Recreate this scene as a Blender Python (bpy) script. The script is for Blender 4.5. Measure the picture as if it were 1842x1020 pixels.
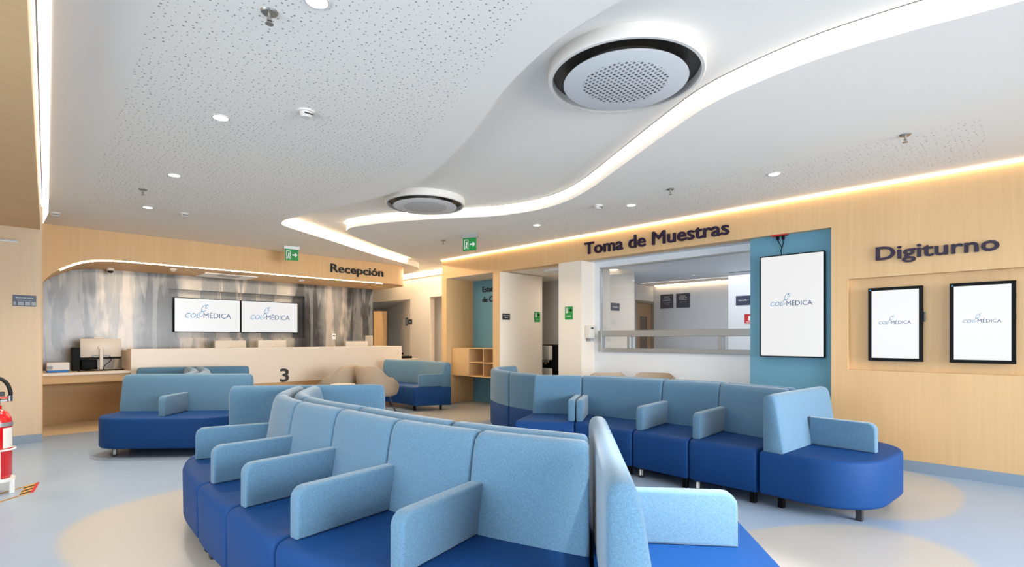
import bpy, bmesh, math, random
from mathutils import Vector, Matrix
random.seed(7)
for o in list(bpy.data.objects): bpy.data.objects.remove(o)
C = bpy.context.scene.collection
SC = bpy.context.scene
# ------------------------------------------------------------------ camera
CH = 1.35
cam_d = bpy.data.cameras.new('camera'); cam = bpy.data.objects.new('camera', cam_d); C.objects.link(cam)
cam.location = (0, 0, CH)
cam.rotation_euler = (math.radians(90), 0, math.radians(44.8 - 90))
cam_d.sensor_width = 36; cam_d.sensor_fit = 'HORIZONTAL'
cam_d.lens = 926.0 / 1842.0 * 36
cam_d.shift_y = 99.0 / 1842.0
cam_d.clip_start = 0.05
SC.camera = cam
SC.view_settings.view_transform = 'Standard'; SC.view_settings.look = 'None'
SC.view_settings.exposure = 0.47; SC.view_settings.gamma = 1.0; SC.view_settings.use_curve_mapping = False
# ------------------------------------------------------------------ world and daylight
W = bpy.data.worlds.new('world'); SC.world = W; W.use_nodes = True
W.node_tree.nodes['Background'].inputs[0].default_value = (.75, .87, 1, 1)
W.node_tree.nodes['Background'].inputs[1].default_value = 1.6

def area(name, loc, rot, sx, sy, power, col):
    d = bpy.data.lights.new(name, 'AREA'); d.shape = 'RECTANGLE'; d.size = sx; d.size_y = sy
    d.energy = power; d.color = col
    o = bpy.data.objects.new(name, d); C.objects.link(o); o.location = loc; o.rotation_euler = rot
    return o
R = math.radians
# daylight entering through the two windows behind the camera
o = area('window_daylight', (3.2, -3.85, 1.6), (R(81), 0, 0), 5.6, 2.2, 130, (.97, .985, 1)); o.data.spread = R(78)
o = area('window_daylight', (-2.85, 1.0, 1.6), (R(90), 0, R(-90)), 5.0, 2.2, 85, (.84, .92, 1)); o.data.spread = R(120)
# light from ceiling downlights and linear lamps over the room
DOWN_W, LED_E = 20, 5.6

# ------------------------------------------------------------------ materials
def lin(c):
    return tuple(((v/255)/12.92 if v/255 <= .04045 else ((v/255+.055)/1.055)**2.4) for v in c) + (1,)
def mat(name, rgb, rough=.6, metal=0, spec=.4, emit=None, estr=0, bump=None, var=None, coat=0):
    m = bpy.data.materials.new(name); m.use_nodes = True
    nt = m.node_tree; b = nt.nodes['Principled BSDF']
    col = lin(rgb)
    b.inputs['Base Color'].default_value = col; b.inputs['Roughness'].default_value = rough
    b.inputs['Metallic'].default_value = metal; b.inputs['Specular IOR Level'].default_value = spec
    b.inputs['Coat Weight'].default_value = coat
    if emit:
        b.inputs['Emission Color'].default_value = lin(emit); b.inputs['Emission Strength'].default_value = estr
    tc = nt.nodes.new('ShaderNodeTexCoord')
    if var:
        sc, amt = var
        mp = nt.nodes.new('ShaderNodeMapping'); mp.inputs['Scale'].default_value = sc if isinstance(sc, tuple) else (sc,)*3
        nz = nt.nodes.new('ShaderNodeTexNoise'); nz.inputs['Scale'].default_value = 1; nz.inputs['Detail'].default_value = 3
        nt.links.new(tc.outputs['Object'], mp.inputs[0]); nt.links.new(mp.outputs[0], nz.inputs['Vector'])
        rp = nt.nodes.new('ShaderNodeValToRGB')
        rp.color_ramp.elements[0].position = .3; rp.color_ramp.elements[1].position = .7
        rp.color_ramp.elements[0].color = tuple(v*(1-amt) for v in col[:3])+(1,)
        rp.color_ramp.elements[1].color = tuple(min(1, v*(1+amt)) for v in col[:3])+(1,)
        nt.links.new(nz.outputs[0], rp.inputs[0]); nt.links.new(rp.outputs[0], b.inputs['Base Color'])
    if bump:
        sc, st = bump
        n2 = nt.nodes.new('ShaderNodeTexNoise'); n2.inputs['Scale'].default_value = sc; n2.inputs['Detail'].default_value = 2
        bp = nt.nodes.new('ShaderNodeBump'); bp.inputs['Strength'].default_value = st; bp.inputs['Distance'].default_value = .004
        nt.links.new(tc.outputs['Object'], n2.inputs['Vector']); nt.links.new(n2.outputs[0], bp.inputs['Height'])
        nt.links.new(bp.outputs[0], b.inputs['Normal'])
    return m

class NT:
    """small helper for writing node maths"""
    def __init__(s, m): s.nt = m.node_tree; s.b = s.nt.nodes['Principled BSDF']
    def n(s, t, **k):
        x = s.nt.nodes.new(t)
        for a, v in k.items(): setattr(x, a, v)
        return x
    def m(s, op, a, b=None, c=None, clamp=False):
        x = s.nt.nodes.new('ShaderNodeMath'); x.operation = op; x.use_clamp = clamp
        for i, v in enumerate((a, b, c)):
            if v is None: continue
            if isinstance(v, (int, float)): x.inputs[i].default_value = v
            else: s.nt.links.new(v, x.inputs[i])
        return x.outputs[0]
    def mix(s, f, a, b):
        x = s.nt.nodes.new('ShaderNodeMix'); x.data_type = 'RGBA'
        if isinstance(f, (int, float)): x.inputs['Factor'].default_value = f
        else: s.nt.links.new(f, x.inputs['Factor'])
        for k, v in ((6, a), (7, b)):
            if isinstance(v, tuple): x.inputs[k].default_value = v
            else: s.nt.links.new(v, x.inputs[k])
        return x.outputs[2]
    def link(s, a, b): s.nt.links.new(a, b)

def wood(name, rgb, axis='Z', amt=.055):
    m = mat(name, rgb, rough=.5, spec=.3); t = NT(m); col = lin(rgb)
    tc = t.n('ShaderNodeTexCoord'); mp = t.n('ShaderNodeMapping')
    mp.inputs['Scale'].default_value = {'Z': (26, 26, 1.2), 'X': (1.2, 26, 26), 'Y': (26, 1.2, 26)}[axis]
    t.link(tc.outputs['Object'], mp.inputs[0])
    nz = t.n('ShaderNodeTexNoise'); nz.inputs['Scale'].default_value = 1; nz.inputs['Detail'].default_value = 6; nz.inputs['Distortion'].default_value = .3
    t.link(mp.outputs[0], nz.inputs['Vector'])
    mp2 = t.n('ShaderNodeMapping'); mp2.inputs['Scale'].default_value = {'Z': (1.6, 1.6, .15), 'X': (.15, 1.6, 1.6), 'Y': (1.6, .15, 1.6)}[axis]
    t.link(tc.outputs['Object'], mp2.inputs[0])
    nz2 = t.n('ShaderNodeTexNoise'); nz2.inputs['Scale'].default_value = 1.5; t.link(mp2.outputs[0], nz2.inputs['Vector'])
    f = t.m('ADD', t.m('MULTIPLY', nz.outputs[0], .6), t.m('MULTIPLY', nz2.outputs[0], .5), clamp=True)
    rp = t.n('ShaderNodeValToRGB'); rp.color_ramp.elements[0].position = .35; rp.color_ramp.elements[1].position = .75
    rp.color_ramp.elements[0].color = (col[0]*(1-amt), col[1]*(1-amt*1.4), col[2]*(1-amt*2), 1)
    rp.color_ramp.elements[1].color = (min(1, col[0]*(1+amt)), min(1, col[1]*(1+amt)), min(1, col[2]*(1+amt)), 1)
    t.link(f, rp.inputs[0]); t.link(rp.outputs[0], t.b.inputs['Base Color'])
    return m

M = {}
M['wood'] = wood('light maple panelling', (216, 180, 133))
M['wood_h'] = wood('light maple horizontal', (216, 180, 134), 'X')
M['wood_dark'] = wood('shaded maple', (214, 178, 130), 'X')
M['pierwood'] = wood('pale laminate', (210, 187, 158), 'Z', .04)
M['white'] = mat('white paint', (230, 221, 208), .7, var=(1.5, .015))
M['cool'] = mat('cool white paint', (222, 226, 230), .65)
M['greywall'] = mat('grey paint', (196, 190, 182), .7)
M['blue'] = mat('teal blue paint', (98, 148, 170), .7, var=(1.2, .02))
M['solid'] = mat('white solid surface', (230, 216, 198), .35, spec=.5)
M['metal'] = mat('brushed steel', (170, 168, 162), .35, 1, var=((4, 4, 60), .08))
M['chrome'] = mat('chrome', (200, 200, 200), .12, 1)
M['alu'] = mat('aluminium', (178, 180, 180), .35, .6)
M['black'] = mat('black plastic', (7, 8, 9), .5, spec=.12)
M['darkgrey'] = mat('dark grey metal', (52, 55, 58), .4, .3)
M['gapgrey'] = mat('dark bronze metal', (78, 74, 70), .35, .5)
M['rubber'] = mat('black rubber', (14, 14, 14), .6)
M['letter'] = mat('dark violet acrylic', (36, 18, 48), .5)
M['letterblack'] = mat('black acrylic', (24, 26, 34), .5)
M['num'] = mat('charcoal vinyl', (50, 50, 52), .6)
M['red'] = mat('glossy red enamel', (214, 6, 16), .18, spec=.6, coat=.6)
M['redsign'] = mat('red sign', (190, 22, 30), .5)
M['green'] = mat('green sign', (20, 140, 60), .5)
M['navysign'] = mat('navy sign', (22, 42, 74), .35)
M['blacksign'] = mat('black sign', (26, 30, 36), .35)
M['signwhite'] = mat('sign white', (236, 238, 238), .5)
M['signgrey'] = mat('sign grey', (150, 156, 160), .5)
M['brass'] = mat('yellow tape', (206, 160, 80), .5)
M['tapeblack'] = mat('black tape', (30, 26, 20), .5)
M['shell'] = mat('taupe upholstery', (160, 144, 126), .8, bump=(300, .12))
M['paper'] = mat('paper label', (226, 226, 222), .7)
M['bluebox'] = mat('blue carton', (52, 120, 190), .6)
M['monitor'] = mat('pale monitor housing', (216, 208, 196), .35)
M['beige'] = mat('beige plastic', (214, 208, 198), .45)
M['browndoor'] = wood('walnut door', (150, 118, 88))
M['base'] = mat('blue vinyl skirting', (132, 150, 168), .45)
M['led'] = mat('led diffuser', (255, 250, 240), .5, emit=(255, 240, 220), estr=LED_E)
M['ledwarm'] = mat('warm led diffuser', (255, 250, 240), .5, emit=(255, 218, 170), estr=LED_E)
M['ledcan'] = mat('canopy led diffuser', (255, 250, 240), .5, emit=(255, 226, 184), estr=LED_E*5)
M['ledrec'] = mat('bright warm led diffuser', (255, 250, 240), .5, emit=(255, 226, 184), estr=LED_E*22)
M['lamp'] = mat('downlight lens', (255, 255, 250), .5, emit=(255, 250, 240), estr=8)
M['screen'] = mat('lit white screen', (10, 10, 10), .3, emit=(240, 240, 240), estr=.70)
M['logo1'] = mat('logo light blue', (10, 30, 50), .5, emit=(58, 150, 200), estr=.55)
M['logo2'] = mat('logo dark blue', (10, 20, 40), .5, emit=(28, 84, 140), estr=.5)
M['logo3'] = mat('logo orange', (60, 30, 10), .5, emit=(230, 150, 90), estr=.8)
M['ceil2'] = mat('white drum paint', (214, 210, 204), .6)

def fabric(name, rgb, rough, contrast, sheen=.3):
    m = mat(name, rgb, rough, spec=.2); t = NT(m); col = lin(rgb)
    tc = t.n('ShaderNodeTexCoord')
    a = t.n('ShaderNodeMapping'); a.inputs['Scale'].default_value = (420, 420, 90)
    b = t.n('ShaderNodeMapping'); b.inputs['Scale'].default_value = (90, 90, 520)
    n1 = t.n('ShaderNodeTexNoise'); n1.inputs['Scale'].default_value = 1; n2 = t.n('ShaderNodeTexNoise'); n2.inputs['Scale'].default_value = 1
    for mp, n in ((a, n1), (b, n2)):
        t.link(tc.outputs['Object'], mp.inputs[0]); t.link(mp.outputs[0], n.inputs['Vector'])
    f = t.m('MULTIPLY', t.m('ADD', n1.outputs[0], n2.outputs[0]), .5)
    rp = t.n('ShaderNodeValToRGB'); rp.color_ramp.elements[0].position = .38; rp.color_ramp.elements[1].position = .62
    rp.color_ramp.elements[0].color = tuple(v*(1-contrast) for v in col[:3])+(1,)
    rp.color_ramp.elements[1].color = tuple(min(1, v*(1+contrast)) for v in col[:3])+(1,)
    t.link(f, rp.inputs[0]); t.link(rp.outputs[0], t.b.inputs['Base Color'])
    bp = t.n('ShaderNodeBump'); bp.inputs['Strength'].default_value = .25; bp.inputs['Distance'].default_value = .002
    t.link(f, bp.inputs['Height']); t.link(bp.outputs[0], t.b.inputs['Normal'])
    t.b.inputs['Sheen Weight'].default_value = sheen
    return m
M['light'] = fabric('light blue woven fabric', (84, 120, 146), .85, .18)
M['dark'] = fabric('navy vinyl upholstery', (12, 60, 116), .6, .04, .0)

# ceiling with random round acoustic perforations in two fields, the shade inside them painted dark
def ceiling_mat():
    m = mat('perforated white ceiling', (238, 233, 225), .75); t = NT(m)
    tc = t.n('ShaderNodeTexCoord'); sp = t.n('ShaderNodeSeparateXYZ'); t.link(tc.outputs['Object'], sp.inputs[0])
    vo = t.n('ShaderNodeTexVoronoi'); vo.inputs['Scale'].default_value = 24; vo.inputs['Randomness'].default_value = .75; vo.voronoi_dimensions = '2D'
    t.link(tc.outputs['Object'], vo.inputs['Vector'])
    sc = t.n('ShaderNodeSeparateColor'); t.link(vo.outputs['Color'], sc.inputs[0])
    rad = t.m('ADD', t.m('MULTIPLY', sc.outputs[0], .10), .05)
    hole = t.m('LESS_THAN', vo.outputs['Distance'], rad)
    x, y, z = sp.outputs
    low = t.m('LESS_THAN', z, 3.0)
    def gt(v, k): return t.m('GREATER_THAN', v, k)
    # left field, bounded by straight joints; X from .6 to a line that follows the cove
    right_lim = t.m('ADD', 1.86, t.m('MULTIPLY', t.m('SUBTRACT', t.m('MINIMUM', y, 4.2), 1.7), .36))
    a = t.m('MULTIPLY', gt(x, t.m('ADD', t.m('MULTIPLY', y, .05), .40)), t.m('LESS_THAN', x, right_lim))
    a = t.m('MULTIPLY', a, t.m('LESS_THAN', y, 8.0))
    b = t.m('MULTIPLY', gt(x, 5.15), t.m('LESS_THAN', x, 6.3)); b = t.m('MULTIPLY', b, t.m('MULTIPLY', gt(y, .2), t.m('LESS_THAN', y, 8.2)))
    b = t.m('MULTIPLY', b, gt(sc.outputs[1], .35))
    msk = t.m('MULTIPLY', t.m('MULTIPLY', t.m('MAXIMUM', a, b), hole), low)
    t.link(t.mix(msk, lin((238, 233, 225)), lin((150, 148, 145))), t.b.inputs['Base Color'])
    bp = t.n('ShaderNodeBump'); bp.inputs['Strength'].default_value = .6; bp.inputs['Distance'].default_value = .01; bp.invert = True
    t.link(msk, bp.inputs['Height']); t.link(bp.outputs[0], t.b.inputs['Normal'])
    return m
M['ceil'] = ceiling_mat()

def floor_mat():
    m = mat('blue grey vinyl floor with beige inlays', (170, 184, 202), .3, spec=.5); t = NT(m)
    tc = t.n('ShaderNodeTexCoord'); sp = t.n('ShaderNodeSeparateXYZ'); t.link(tc.outputs['Object'], sp.inputs[0])
    x, y, z = sp.outputs
    def ell(cx, cy, rx, ry, ang):
        c, s = math.cos(R(ang)), math.sin(R(ang))
        dx = t.m('SUBTRACT', x, cx); dy = t.m('SUBTRACT', y, cy)
        u = t.m('DIVIDE', t.m('ADD', t.m('MULTIPLY', dx, c), t.m('MULTIPLY', dy, s)), rx)
        v = t.m('DIVIDE', t.m('SUBTRACT', t.m('MULTIPLY', dy, c), t.m('MULTIPLY', dx, s)), ry)
        d = t.m('ADD', t.m('POWER', t.m('ABSOLUTE', u), 2.6), t.m('POWER', t.m('ABSOLUTE', v), 2.6))
        return t.m('MULTIPLY', t.m('SUBTRACT', 1.08, d), 6, clamp=True)
    E = None
    for e in ((1.35, 3.9, 1.0, 1.45, 12), (5.6, 1.2, 1.0, .85, 0), (3.0, 1.0, 1.5, .62, -20), (5.0, 7.0, 1.9, .85, 8), (7.6, 7.6, 1.2, .8, 0)):
        k = ell(*e); E = k if E is None else t.m('MAXIMUM', E, k)
    rec = t.m('MULTIPLY', t.m('GREATER_THAN', y, 9.6), t.m('LESS_THAN', x, 6.6))
    nz = t.n('ShaderNodeTexNoise'); nz.inputs['Scale'].default_value = 3; nz.inputs['Detail'].default_value = 4; t.link(tc.outputs['Object'], nz.inputs['Vector'])
    basec = t.mix(nz.outputs[0], lin((146, 168, 192)), lin((160, 178, 200)))
    c = t.mix(E, basec, lin((182, 180, 176)))
    c = t.mix(rec, c, lin((232, 210, 176)))
    t.link(c, t.b.inputs['Base Color'])
    return m
M['floor'] = floor_mat()

def marble_mat():
    m = mat('bookmatched grey onyx', (120, 120, 120), .25, spec=.5); t = NT(m)
    tc = t.n('ShaderNodeTexCoord'); sp = t.n('ShaderNodeSeparateXYZ'); t.link(tc.outputs['Object'], sp.inputs[0])
    # mirrored every 1.2 m about the centre of the screens
    ax = t.m('ABSOLUTE', t.m('SUBTRACT', sp.outputs[0], 3.55))
    cb = t.n('ShaderNodeCombineXYZ'); t.link(ax, cb.inputs[0]); t.link(sp.outputs[2], cb.inputs[2])
    def noise(vec, det=4, dist=0, vsrc=None):
        mp = t.n('ShaderNodeMapping'); mp.inputs['Scale'].default_value = vec; t.link(vsrc or cb.outputs[0], mp.inputs[0])
        n = t.n('ShaderNodeTexNoise'); n.inputs['Scale'].default_value = 1; n.inputs['Detail'].default_value = det; n.inputs['Distortion'].default_value = dist
        t.link(mp.outputs[0], n.inputs['Vector']); return n.outputs[0]
    wob = t.m('MULTIPLY', t.m('SUBTRACT', noise((2.2, 1, 1.6), 3), .5), .45)
    xx = t.m('ADD', ax, wob)
    tone = t.n('ShaderNodeValToRGB'); tr = tone.color_ramp; tr.interpolation = 'EASE'
    tr.elements[0].position = 0; tr.elements[0].color = (.62,)*3+(1,); tr.elements[1].position = 1; tr.elements[1].color = (.22,)*3+(1,)
    for p, v in ((.30, .66), (.38, .25), (.50, .28), (.56, .70), (.68, .78), (.76, .30), (.88, .36)):
        e = tr.elements.new(p); e.color = (v,)*3+(1,)
    t.link(t.m('DIVIDE', xx, 3.2), tone.inputs[0])
    bands = noise((4.6, 1, .55), 3, 1.0); fine = noise((14, 1, 1.6), 3, .4)
    step = t.m('MULTIPLY', t.m('SUBTRACT', bands, .47), 14, clamp=True)
    f = t.m('ADD', t.m('MULTIPLY', tone.outputs[0], .58), t.m('MULTIPLY', step, .16))
    f = t.m('ADD', f, t.m('ADD', t.m('MULTIPLY', fine, .12), t.m('MULTIPLY', noise((3, 1, 2.5), 4, 1), .16)))
    rp = t.n('ShaderNodeValToRGB'); cr = rp.color_ramp
    cr.elements[0].position = .26; cr.elements[0].color = lin((44, 44, 46))
    cr.elements[1].position = .78; cr.elements[1].color = lin((190, 180, 168))
    for p, c in ((.38, (74, 76, 80)), (.48, (106, 110, 112)), (.60, (140, 137, 132))):
        e = cr.elements.new(p); e.color = lin(c)
    t.link(f, rp.inputs[0]); t.link(rp.outputs[0], t.b.inputs['Base Color'])
    return m
M['marble'] = marble_mat()

def glass_mat():
    m = bpy.data.materials.new('window glass'); m.use_nodes = True; nt = m.node_tree
    for n in list(nt.nodes): nt.nodes.remove(n)
    o = nt.nodes.new('ShaderNodeOutputMaterial'); mx = nt.nodes.new('ShaderNodeMixShader')
    tr = nt.nodes.new('ShaderNodeBsdfTransparent'); gl = nt.nodes.new('ShaderNodeBsdfGlossy'); gl.inputs['Roughness'].default_value = .01
    fr = nt.nodes.new('ShaderNodeFresnel'); fr.inputs[0].default_value = 1.5
    mu = nt.nodes.new('ShaderNodeMath'); mu.operation = 'MULTIPLY'; mu.inputs[1].default_value = 1.6; mu.use_clamp = True
    nt.links.new(fr.outputs[0], mu.inputs[0]); nt.links.new(mu.outputs[0], mx.inputs[0])
    nt.links.new(tr.outputs[0], mx.inputs[1]); nt.links.new(gl.outputs[0], mx.inputs[2]); nt.links.new(mx.outputs[0], o.inputs[0])
    return m
M['glass'] = glass_mat()

def grille_mat():
    m = mat('perforated diffuser', (206, 208, 210), .5); t = NT(m)
    tc = t.n('ShaderNodeTexCoord'); sp = t.n('ShaderNodeSeparateXYZ'); t.link(tc.outputs['Object'], sp.inputs[0])
    x, y, z = sp.outputs
    r = t.m('SQRT', t.m('ADD', t.m('POWER', x, 2), t.m('POWER', y, 2)))
    u = t.m('ABSOLUTE', t.m('SUBTRACT', t.m('FRACT', t.m('MULTIPLY', x, 31)), .5)); v = t.m('ABSOLUTE', t.m('SUBTRACT', t.m('FRACT', t.m('MULTIPLY', y, 31)), .5))
    h = t.m('MULTIPLY', t.m('LESS_THAN', u, .27), t.m('LESS_THAN', v, .27))
    h = t.m('MULTIPLY', h, t.m('LESS_THAN', r, .27))
    t.link(t.mix(h, lin((206, 208, 210)), lin((70, 70, 72))), t.b.inputs['Base Color'])
    return m
M['grille'] = grille_mat()

# ------------------------------------------------------------------ mesh helpers
class B:
    def __init__(s): s.bm = bmesh.new()
    def box(s, a, b, bev=0, seg=2):
        x0, x1 = sorted((a[0], b[0])); y0, y1 = sorted((a[1], b[1])); z0, z1 = sorted((a[2], b[2]))
        v = [s.bm.verts.new(p) for p in ((x0,y0,z0),(x1,y0,z0),(x1,y1,z0),(x0,y1,z0),(x0,y0,z1),(x1,y0,z1),(x1,y1,z1),(x0,y1,z1))]
        fs = [s.bm.faces.new([v[i] for i in q]) for q in ((3,2,1,0),(4,5,6,7),(0,1,5,4),(1,2,6,5),(2,3,7,6),(3,0,4,7))]
        if bev: bmesh.ops.bevel(s.bm, geom=list({e for f in fs for e in f.edges}), offset=bev, segments=seg, profile=.5, affect='EDGES')
        return s
    def prism(s, pts, f, bev=0, seg=3, only_caps=False):
        """pts 2D outline; f maps (u, v, w) with w in {0,1} to 3D"""
        a = [s.bm.verts.new(f(u, v, 0)) for u, v in pts]; b = [s.bm.verts.new(f(u, v, 1)) for u, v in pts]
        n = len(pts); fa = s.bm.faces.new(a[::-1]); fb = s.bm.faces.new(b); fs = [fa, fb]
        for i in range(n): fs.append(s.bm.faces.new((a[i], a[(i+1) % n], b[(i+1) % n], b[i])))
        bmesh.ops.recalc_face_normals(s.bm, faces=fs)
        if bev:
            es = list(fa.edges)+list(fb.edges) if only_caps else list({e for q in fs for e in q.edges})
            bmesh.ops.bevel(s.bm, geom=es, offset=bev, segments=seg, profile=.5, affect='EDGES')
        return s
    def sweep(s, rings, closed=False):
        rs = [[s.bm.verts.new(p) for p in r] for r in rings]; n = len(rs[0]); fs = []
        rr = list(zip(rs, rs[1:])) + ([(rs[-1], rs[0])] if closed else [])
        for a, b in rr:
            for i in range(n): fs.append(s.bm.faces.new((a[i], a[(i+1) % n], b[(i+1) % n], b[i])))
        if not closed: fs.append(s.bm.faces.new(rs[0][::-1])); fs.append(s.bm.faces.new(rs[-1]))
        bmesh.ops.recalc_face_normals(s.bm, faces=fs)
        return s
    def lathe(s, prof, c=(0, 0, 0), seg=24, axis='Z'):
        rings = []
        for k in range(seg):
            a = 2*math.pi*k/seg; r = []
            for q, z in prof:
                p = (q*math.cos(a), q*math.sin(a), z)
                if axis == 'X': p = (p[2], p[0], p[1])
                if axis == 'Y': p = (p[0], p[2], p[1])
                r.append((c[0]+p[0], c[1]+p[1], c[2]+p[2]))
            rings.append(r)
        rs = [[s.bm.verts.new(p) for p in r] for r in rings]; n = len(prof); fs = []
        for k in range(seg):
            a, b = rs[k], rs[(k+1) % seg]
            for i in range(n-1): fs.append(s.bm.faces.new((a[i], b[i], b[i+1], a[i+1])))
        if prof[0][0] > 1e-4: fs.append(s.bm.faces.new([rs[k][0] for k in range(seg)][::-1]))
        if prof[-1][0] > 1e-4: fs.append(s.bm.faces.new([rs[k][-1] for k in range(seg)]))
        bmesh.ops.remove_doubles(s.bm, verts=s.bm.verts, dist=1e-5)
        bmesh.ops.recalc_face_normals(s.bm, faces=s.bm.faces)
        return s
    def tube(s, pts, r, seg=8, closed=False):
        pts = [Vector(p) for p in pts]; rings = []; n = len(pts); up = None
        for i, p in enumerate(pts):
            if closed: t = (pts[(i+1) % n]-pts[i-1])
            else: t = pts[min(i+1, n-1)]-pts[max(i-1, 0)]
            t.normalize()
            if up is None: up = t.orthogonal().normalized()
            up = (up-t*up.dot(t)).normalized(); w = t.cross(up)
            rings.append([p+(up*math.cos(2*math.pi*k/seg)+w*math.sin(2*math.pi*k/seg))*r for k in range(seg)])
        return s.sweep(rings, closed)

def link(name, bm, m, parent=None, origin=None, smooth=False, sharp=35):
    """link the mesh (written in world coordinates) as ONE object"""
    bm = bm.bm if isinstance(bm, B) else bm
    if parent is not None:
        q = parent; off = Vector()
        while q: off += q.location; q = q.parent
        o_loc = Vector((0, 0, 0)); sh = off
    else:
        if origin is None:
            xs = [v.co for v in bm.verts]
            origin = Vector((sum(min(f) + max(f) for f in [[c.x for c in xs]])/2, (min(c.y for c in xs)+max(c.y for c in xs))/2, min(c.z for c in xs)))
        sh = Vector(origin); o_loc = sh
    for v in bm.verts: v.co -= sh
    me = bpy.data.meshes.new(name)
    if smooth:
        for f in bm.faces: f.smooth = True
        for e in bm.edges:
            if len(e.link_faces) == 2 and e.calc_face_angle(0) > R(sharp): e.smooth = False
    bm.to_mesh(me); bm.free(); me.materials.append(m)
    o = bpy.data.objects.new(name, me); o.location = o_loc; C.objects.link(o)
    if parent is not None: o.parent = parent
    return o
def tag(o, label=None, cat=None, group=None, kind=None):
    for k, v in (('label', label), ('category', cat), ('group', group), ('kind', kind)):
        if v: o[k] = v
    return o
def thing(name, loc, label, cat, group=None):
    o = bpy.data.objects.new(name, None); o.empty_display_size = .1; C.objects.link(o); o.location = loc
    return tag(o, label, cat, group)
def struct(name, bm, m, smooth=False): return tag(link(name, bm, m, origin=(0, 0, 0), smooth=smooth), kind='structure')

def text(name, body, face, pos, height, m, parent=None, width=None, bold=0, ext=.006, shear=0, align='LEFT', lines=1, spacing=1):
    """face 'X': on a wall seen from -X; 'Y': on a wall seen from -Y. pos = lower left corner of the capitals. height = cap height"""
    cu = bpy.data.curves.new('text', 'FONT'); cu.body = body; cu.size = 1; cu.extrude = 0; cu.offset = 0; cu.shear = shear; cu.align_x = align
    cu.space_line = spacing; cu.resolution_u = 3
    o = bpy.data.objects.new('text', cu); C.objects.link(o)
    bpy.context.view_layer.update()
    me = bpy.data.meshes.new_from_object(o.evaluated_get(bpy.context.evaluated_depsgraph_get()))
    bpy.data.objects.remove(o)
    bm = bmesh.new(); bm.from_mesh(me); bpy.data.meshes.remove(me)
    if bold > 0:
        lay = 0; src = bm.copy(); me0 = bpy.data.meshes.new('t'); src.to_mesh(me0); src.free()
        for dx, dy in ((bold, 0), (-bold, 0), (0, bold*.8), (0, -bold*.8), (bold*.7, bold*.55), (-bold*.7, bold*.55), (bold*.7, -bold*.55), (-bold*.7, -bold*.55)):
            tmp = bmesh.new(); tmp.from_mesh(me0); lay += 1
            for v in tmp.verts: v.co.x += dx; v.co.y += dy; v.co.z += lay*.0015
            m2 = bpy.data.meshes.new('t'); tmp.to_mesh(m2); tmp.free(); bm.from_mesh(m2); bpy.data.meshes.remove(m2)
        bpy.data.meshes.remove(me0)
    k = height/(.728+2*max(bold, 0)*.8)
    xs = [v.co.x for v in bm.verts]; x0, x1 = min(xs), max(xs)
    kx = k if width is None else width/(x1-x0)
    if align == 'CENTER': x0 = (x0+x1)/2
    for v in bm.verts: v.co = Vector(((v.co.x-x0)*kx, v.co.y*k, v.co.z*.3))
    if ext > 0:
        r = bmesh.ops.extrude_face_region(bm, geom=list(bm.faces))
        for v in [g for g in r['geom'] if isinstance(g, bmesh.types.BMVert)]: v.co.z += ext
    P = Vector(pos)
    for v in bm.verts:
        u, w, n = v.co
        v.co = P+(Vector((-n, -u, w)) if face == 'X' else Vector((u, -n, w)))
    bmesh.ops.recalc_face_normals(bm, faces=bm.faces)
    return link(name, bm, m, parent)

def letters(root, o):
    """split a lettering mesh into one part per letter"""
    bm = bmesh.new(); bm.from_mesh(o.data); bm.verts.ensure_lookup_table()
    seen = set(); isl = []
    for v in bm.verts:
        if v in seen: continue
        st = [v]; seen.add(v); g = []
        while st:
            q = st.pop(); g.append(q)
            for e in q.link_edges:
                w = e.other_vert(q)
                if w not in seen: seen.add(w); st.append(w)
        co = [p.co for p in g]; ax = 1 if (max(c.y for c in co)-min(c.y for c in co)) > .03 and o['axis'] == 'X' else (1 if o['axis'] == 'X' else 0)
        isl.append([min(c[ax] for c in co), max(c[ax] for c in co), g])
    isl.sort(key=lambda t: t[0]); grp = []
    for a, b, g in isl:
        if grp and a < grp[-1][1]-.004: grp[-1][1] = max(grp[-1][1], b); grp[-1][2] += g
        else: grp.append([a, b, list(g)])
    for a, b, g in grp:
        nb = bmesh.new(); mp = {v: nb.verts.new(v.co) for v in g}
        for f in {f for v in g for f in v.link_faces}: nb.faces.new([mp[v] for v in f.verts])
        me = bpy.data.meshes.new('letter'); nb.to_mesh(me); nb.free(); me.materials.append(o.data.materials[0])
        c = bpy.data.objects.new('letter', me); C.objects.link(c); c.parent = root
    bm.free(); bpy.data.objects.remove(o)
def lettering(body, face, pos, height, m, label, **k):
    root = thing('wall_lettering', pos, label, 'lettering')
    for i, ln in enumerate(body.split('\n')):
        p = (pos[0], pos[1], pos[2]-i*height*1.7)
        o = text('word', ln, face, p, height, m, root, **k); o['axis'] = face
        letters(root, o)
    return root

def catmull(P, sub=8, closed=False):
    P = [Vector(p) for p in P]; n = len(P); out = []
    rng = range(n) if closed else range(n-1)
    for i in rng:
        if closed: a, b, c, d = P[i-1], P[i], P[(i+1) % n], P[(i+2) % n]
        else: a, b, c, d = P[max(i-1, 0)], P[i], P[i+1], P[min(i+2, n-1)]
        for k in range(sub):
            t = k/sub
            out.append(.5*((2*b)+(c-a)*t+(2*a-5*b+4*c-d)*t*t+(3*b-a-3*c+d)*t**3))
    if not closed: out.append(P[-1])
    return out

# ------------------------------------------------------------------ room shell
ZL, ZH = 2.98, 3.10
floor = B().box((-4, -5, -.1), (14, 20, 0)); struct('floor', floor, M['floor'])

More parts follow.
